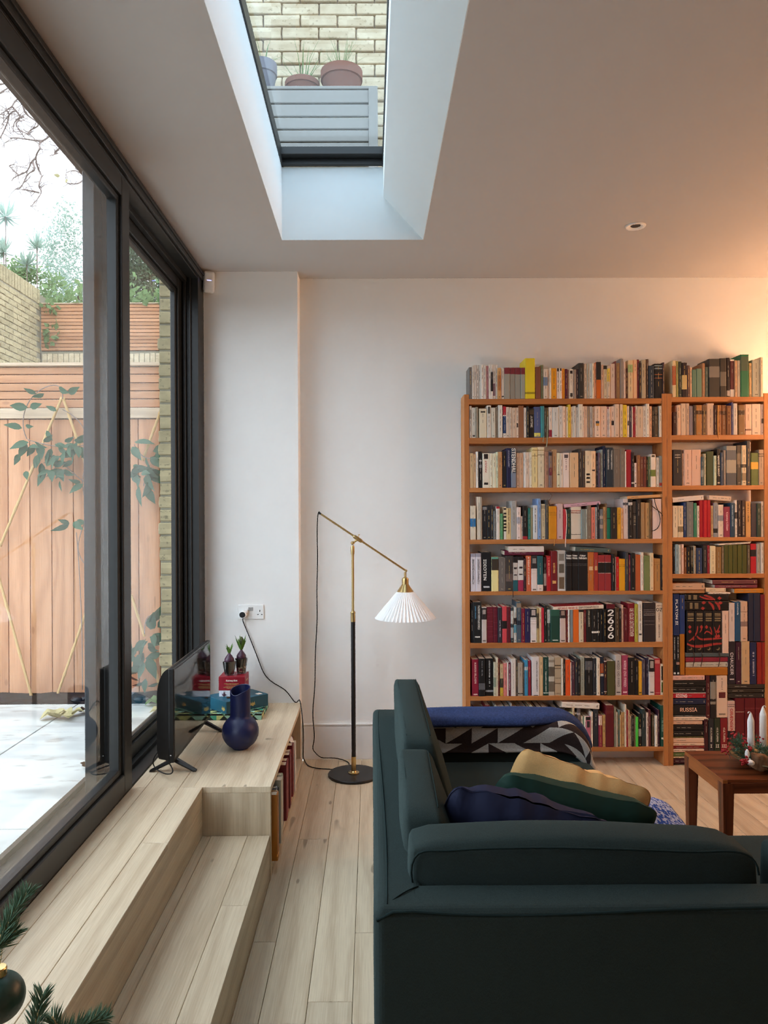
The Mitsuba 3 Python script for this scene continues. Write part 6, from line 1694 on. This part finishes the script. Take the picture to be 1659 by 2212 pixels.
k = thing('vase', 'dark blue round vase with a tall cylindrical spouted neck, on the oak bench', 'vase')
cv = at(519.5, 1600, Y=3.43)
mat('mat_vase', '141c46', .42, .5)
zv0, zv1 = ZQ, at(519, 1488, Y=3.43)[2]
R0, rn = .0835, .0455
zc0 = .079
prof = [(0.0, 0.0), (.030, 0.0), (.0355, .002)] + [(R0 * math.cos(t), zc0 + .080 * math.sin(t)) for t in np.linspace(-1.09, .93, 22)] + [(rn + .0012, zc0 + .071), (rn, zc0 + .078)]
hN = zv1 - zv0
nA = 64
rings = []
for r_, z_ in prof:
    rings.append([(r_ * math.cos(t), r_ * math.sin(t), z_) for t in np.linspace(0, 2 * math.pi, nA, endpoint=False)])


def neck(rad, z, tt):
    """The neck ends in a pointed pouring lip that leans out and dips towards the bench's end."""
    out = []
    for t in np.linspace(0, 2 * math.pi, nA, endpoint=False):
        sp = max(0, math.cos(t + 1.95)) ** 6
        rr_ = rad * (1 + .05 * sp * tt)
        out.append((rr_ * math.cos(t), rr_ * math.sin(t), z + tt * (.010 * math.sin(t) + .006 * math.cos(t)) - tt * .010 * sp))
    return out


for tt in np.linspace(.1, 1, 8):
    rings.append(neck(rn, zc0 + .078 + (hN - zc0 - .078) * tt, tt ** 2))
rings.append(neck(rn - .0018, hN + .0018, 1))
for tt in np.linspace(1, .0, 6):
    rings.append(neck(rn - .0042, zc0 + .08 + (hN - zc0 - .08) * tt, tt ** 2))
rings.append([(.001 * math.cos(t), .001 * math.sin(t), zc0) for t in np.linspace(0, 2 * math.pi, nA, endpoint=False)])
v = np.array(rings).reshape(-1, 3) + (cv[0], 3.43, zv0)
put(k, trimesh.Trimesh(v, grid_faces(len(rings), nA, True), process=False), 'mat_vase', 40)

k = thing('bird_figure', 'tiny dark bird figure standing on the teal box before the red box', 'figurine')
c = at(483.5, 1505, Z=zb0 + .0645)
q = trimesh.creation.icosphere(subdivisions=2)
q.vertices = q.vertices * (.009, .005, .006) + c + (0, 0, .010)
put(k + '__body', q, 'mat_bulb', True)
put(k + '__head', lathe([(0, 0), (.004, .004), (.0025, .009), (0, .016)], 12, c + (.001, 0, .013)), 'mat_bulb', 30)
put(k + '__wing', tube([c + (-.010, 0, .014), c + (0, -.002, .012), c + (.012, 0, .010)], [.0015, .003], 6, 8), 'mat_bulb', True)
put(k + '__leg', tube([c, c + (0, 0, .008)], .0015, 6), 'mat_bulb')
k = thing('bead_figure', 'tiny brown ring figure lying on the teal box between bird figure and vase', 'figurine')
c = at(493, 1508, Z=zb0 + .0645)
q = trimesh.creation.torus(.007, .0028)
q.apply_translation(c + (0, 0, .003))
put(k, q, 'mat_bark', True)

# books in the bench
bx = [('a8661c', .045, .262, 0, 'orange hardback with yellow edge, nearest the steps in the bench shelf'), ('d8cbb0', .020, .25, .01, 'slim cream book beside the orange one in the bench shelf'), ('8a9098', .018, .255, .015, 'slim grey-blue book in the bench shelf, third from the steps'), ('1c2030', .016, .24, .012, 'thin black book in the bench shelf, before the big grey volumes'),
      ('b8b2a0', .050, .265, .004, 'thick pale grey volume in the bench shelf'), ('9aa48e', .034, .26, .01, 'sage green volume in the bench shelf, next to the pale grey one'), ('cfc8b4', .030, .235, .016, 'cream book with dark label in the bench shelf'), ('a8a8a8', .05, .22, .02, 'grey book lower than its neighbours in the bench shelf'), ('6a1c22', .052, .25, .008, 'dark red binder-like volume, first of the red ones in the bench shelf'),
      ('7a2a2c', .045, .245, .012, 'brick red volume in the bench shelf, second of the red ones'), ('5c161c', .05, .25, .008, 'deep red volume in the bench shelf, third of the red ones'), ('8a3a34', .05, .24, .014, 'faded red volume in the bench shelf, fourth of the red ones'), ('6a1c22', .05, .25, .01, 'dark red volume before the paper sheet in the bench shelf'), ('d8d4cc', .03, .245, .004, 'white book near the pilaster end of the bench shelf'), ('6a2024', .045, .23, .02, 'dark red book, second from the pilaster in the bench shelf'), ('7a2c2c', .04, .23, .03, 'red book nearest the pilaster in the bench shelf')]
yy = YE + .032
for c, w, h, back, lab in bx:
    gap = .022 if w > .04 else .012
    P = Paint()
    t, r_ = book_paint(P, w, h, .18, c, [(h * .06, h * .10, 'e0a040')] if lab.startswith('orange') else [(h * .75, h * .9, '2a2420')] if 'label' in lab else [])
    m, cc = P.mesh()
    M = frame((-.376 - back, yy, .0535), (0, 1, 0), (-1, 0, 0), (0, 0, 1))
    pg = pages_mesh(w, h, .18, t, r_)
    m.apply_transform(M)
    pg.apply_transform(M)
    k = thing('bench_book', lab, 'book', 'books in the bench shelf')
    put(k + '__cover', m, 'mat_book', color=cc)
    put(k + '__pages', pg, 'mat_pages')
    yy += w + gap
k = thing('paper_sheet', 'white paper sheet curling out over the red books in the bench shelf', 'paper')
n = 14
gv = []
for i, s in enumerate(np.linspace(0, 1, n)):
    for y in np.linspace(3.72, 3.80, 4):
        gv.append((-.425 + .030 * math.sin(min(1, s * 1.5) * 1.6), y - .05 * s, .318 - .085 * s ** 2))
put(k, trimesh.Trimesh(gv, grid_faces(n, 4), process=False), 'mat_white_plastic', True)

# ---------------------------------------------------------------- christmas tree beside the camera, its tips in view
k = thing('christmas_tree', 'fir tree next to the camera, three needle-clad branch tips reaching into view', 'christmas tree')
put(k + '__trunk', tube([(-.70, .42, ZT), (-.70, .42, 1.05), (-.69, .43, 1.5)], [.022, .010], 10, 8), 'mat_bark', 40)
YT = 1.22
for i, (a, b) in enumerate((((-40, 2110), (62, 1925)), ((60, 2300), (92, 2150)), ((60, 2290), (228, 2200)))):
    A, B = at(*a, Y=YT - .06), at(*b, Y=YT + (.03, -.02, .02)[i])
    br = f'{k}__branch'
    br = num(br)
    q0 = np.array([-.70, .43, A[2] - .05])
    scene[br] = mikit.ply(tube([q0, (q0 + A) / 2 + (0, 0, .02), A + (B - A) * .02], [.006, .0028], 7, 10), 'mat_bark', smooth=True)
    sprig(br, A, B, .030, (230, 210, 280)[i], 80 + i)
    if i == 2:
        sprig(br, A + (B - A) * .45, at(112, 2196, Y=YT - .01), .028, 70, 95)
    if i == 0:
        sprig(br, A + (B - A) * .25, at(34, 2010, Y=YT - .01), .030, 110, 99)
k = thing('bauble', 'dark green glass bauble with a gold cap hanging from the fir branch', 'bauble')
c = at(-3, 2154, Y=YT)
put(k + '__ball', lathe([(0, -.0385)] + [(.0405 * math.cos(t), .0385 * math.sin(t)) for t in np.linspace(-1.5, 1.2, 24)] + [(0.011, .0365)], 48, c), mat('mat_bauble', '10352c', .38, .6, clearcoat=.3), True)
put(k + '__cap', lathe([(0, .034), (.0125, .034), (.0128, .038), (.0128, .047), (.0115, .049), (0, .0495)], 28, c), 'mat_brass', 30)
put(k + '__loop', tube([c + (0, 0, .049), c + (-.004, 0, .062), c + (-.003, 0, .105), c + (.002, 0, .125), c + (.005, 0, .105), c + (.004, 0, .062), c + (.001, 0, .05)], .0006, 5, 40), 'mat_brass', True)

# ---------------------------------------------------------------- lamps of the room that stand outside the frame
def glow(key, prof, o, power, n=24):
    m = lathe(prof, n, o)
    area = m.area
    return put(key, mikit.ply(m, 'mat_shade', emitter={'type': 'area', 'radiance': {'type': 'rgb', 'value': [power * c / (math.pi * area) for c in LAMP_WARM]}}), None)


k = thing('globe_lamp', 'warm globe floor lamp standing beyond the narrow bookcase', 'floor lamp')
ux, uy = 2.72, 4.05
put(k + '__base', lathe([(0, 0), (.13, 0), (.13, .015), (0, .02)], 40, (ux, uy, 0)), 'mat_black', 30)
put(k + '__pole', lathe([(0, .015), (.011, .015), (.011, 1.86), (0, 1.86)], 20, (ux, uy, 0)), 'mat_black', 30)
put(k + '__holder', lathe([(.011, 1.86), (.04, 1.88), (.045, 1.90), (0, 1.90)], 32, (ux, uy, 0)), 'mat_brass', 30)
glow(k + '__globe', [(0, 1.90)] + [(.12 * math.cos(t), 2.015 + .12 * math.sin(t)) for t in np.linspace(-1.4, 1.4, 18)] + [(0, 2.135)], (ux, uy, 0), LAMP_POWER)
k = thing('pendant_lamp', 'warm white globe pendant lamp over the seating area', 'pendant lamp')
px_, py_ = 2.95, 2.95
put(k + '__cord', tube([(px_, py_, 2.0), (px_, py_, CEIL - .001)], .003, 8), 'mat_rubber')
glow(k + '__globe', [(0, -.17)] + [(.17 * math.cos(t), .17 * math.sin(t)) for t in np.linspace(-1.5, 1.5, 20)] + [(0, .17)], (px_, py_, 1.85), PENDANT_POWER, 32)
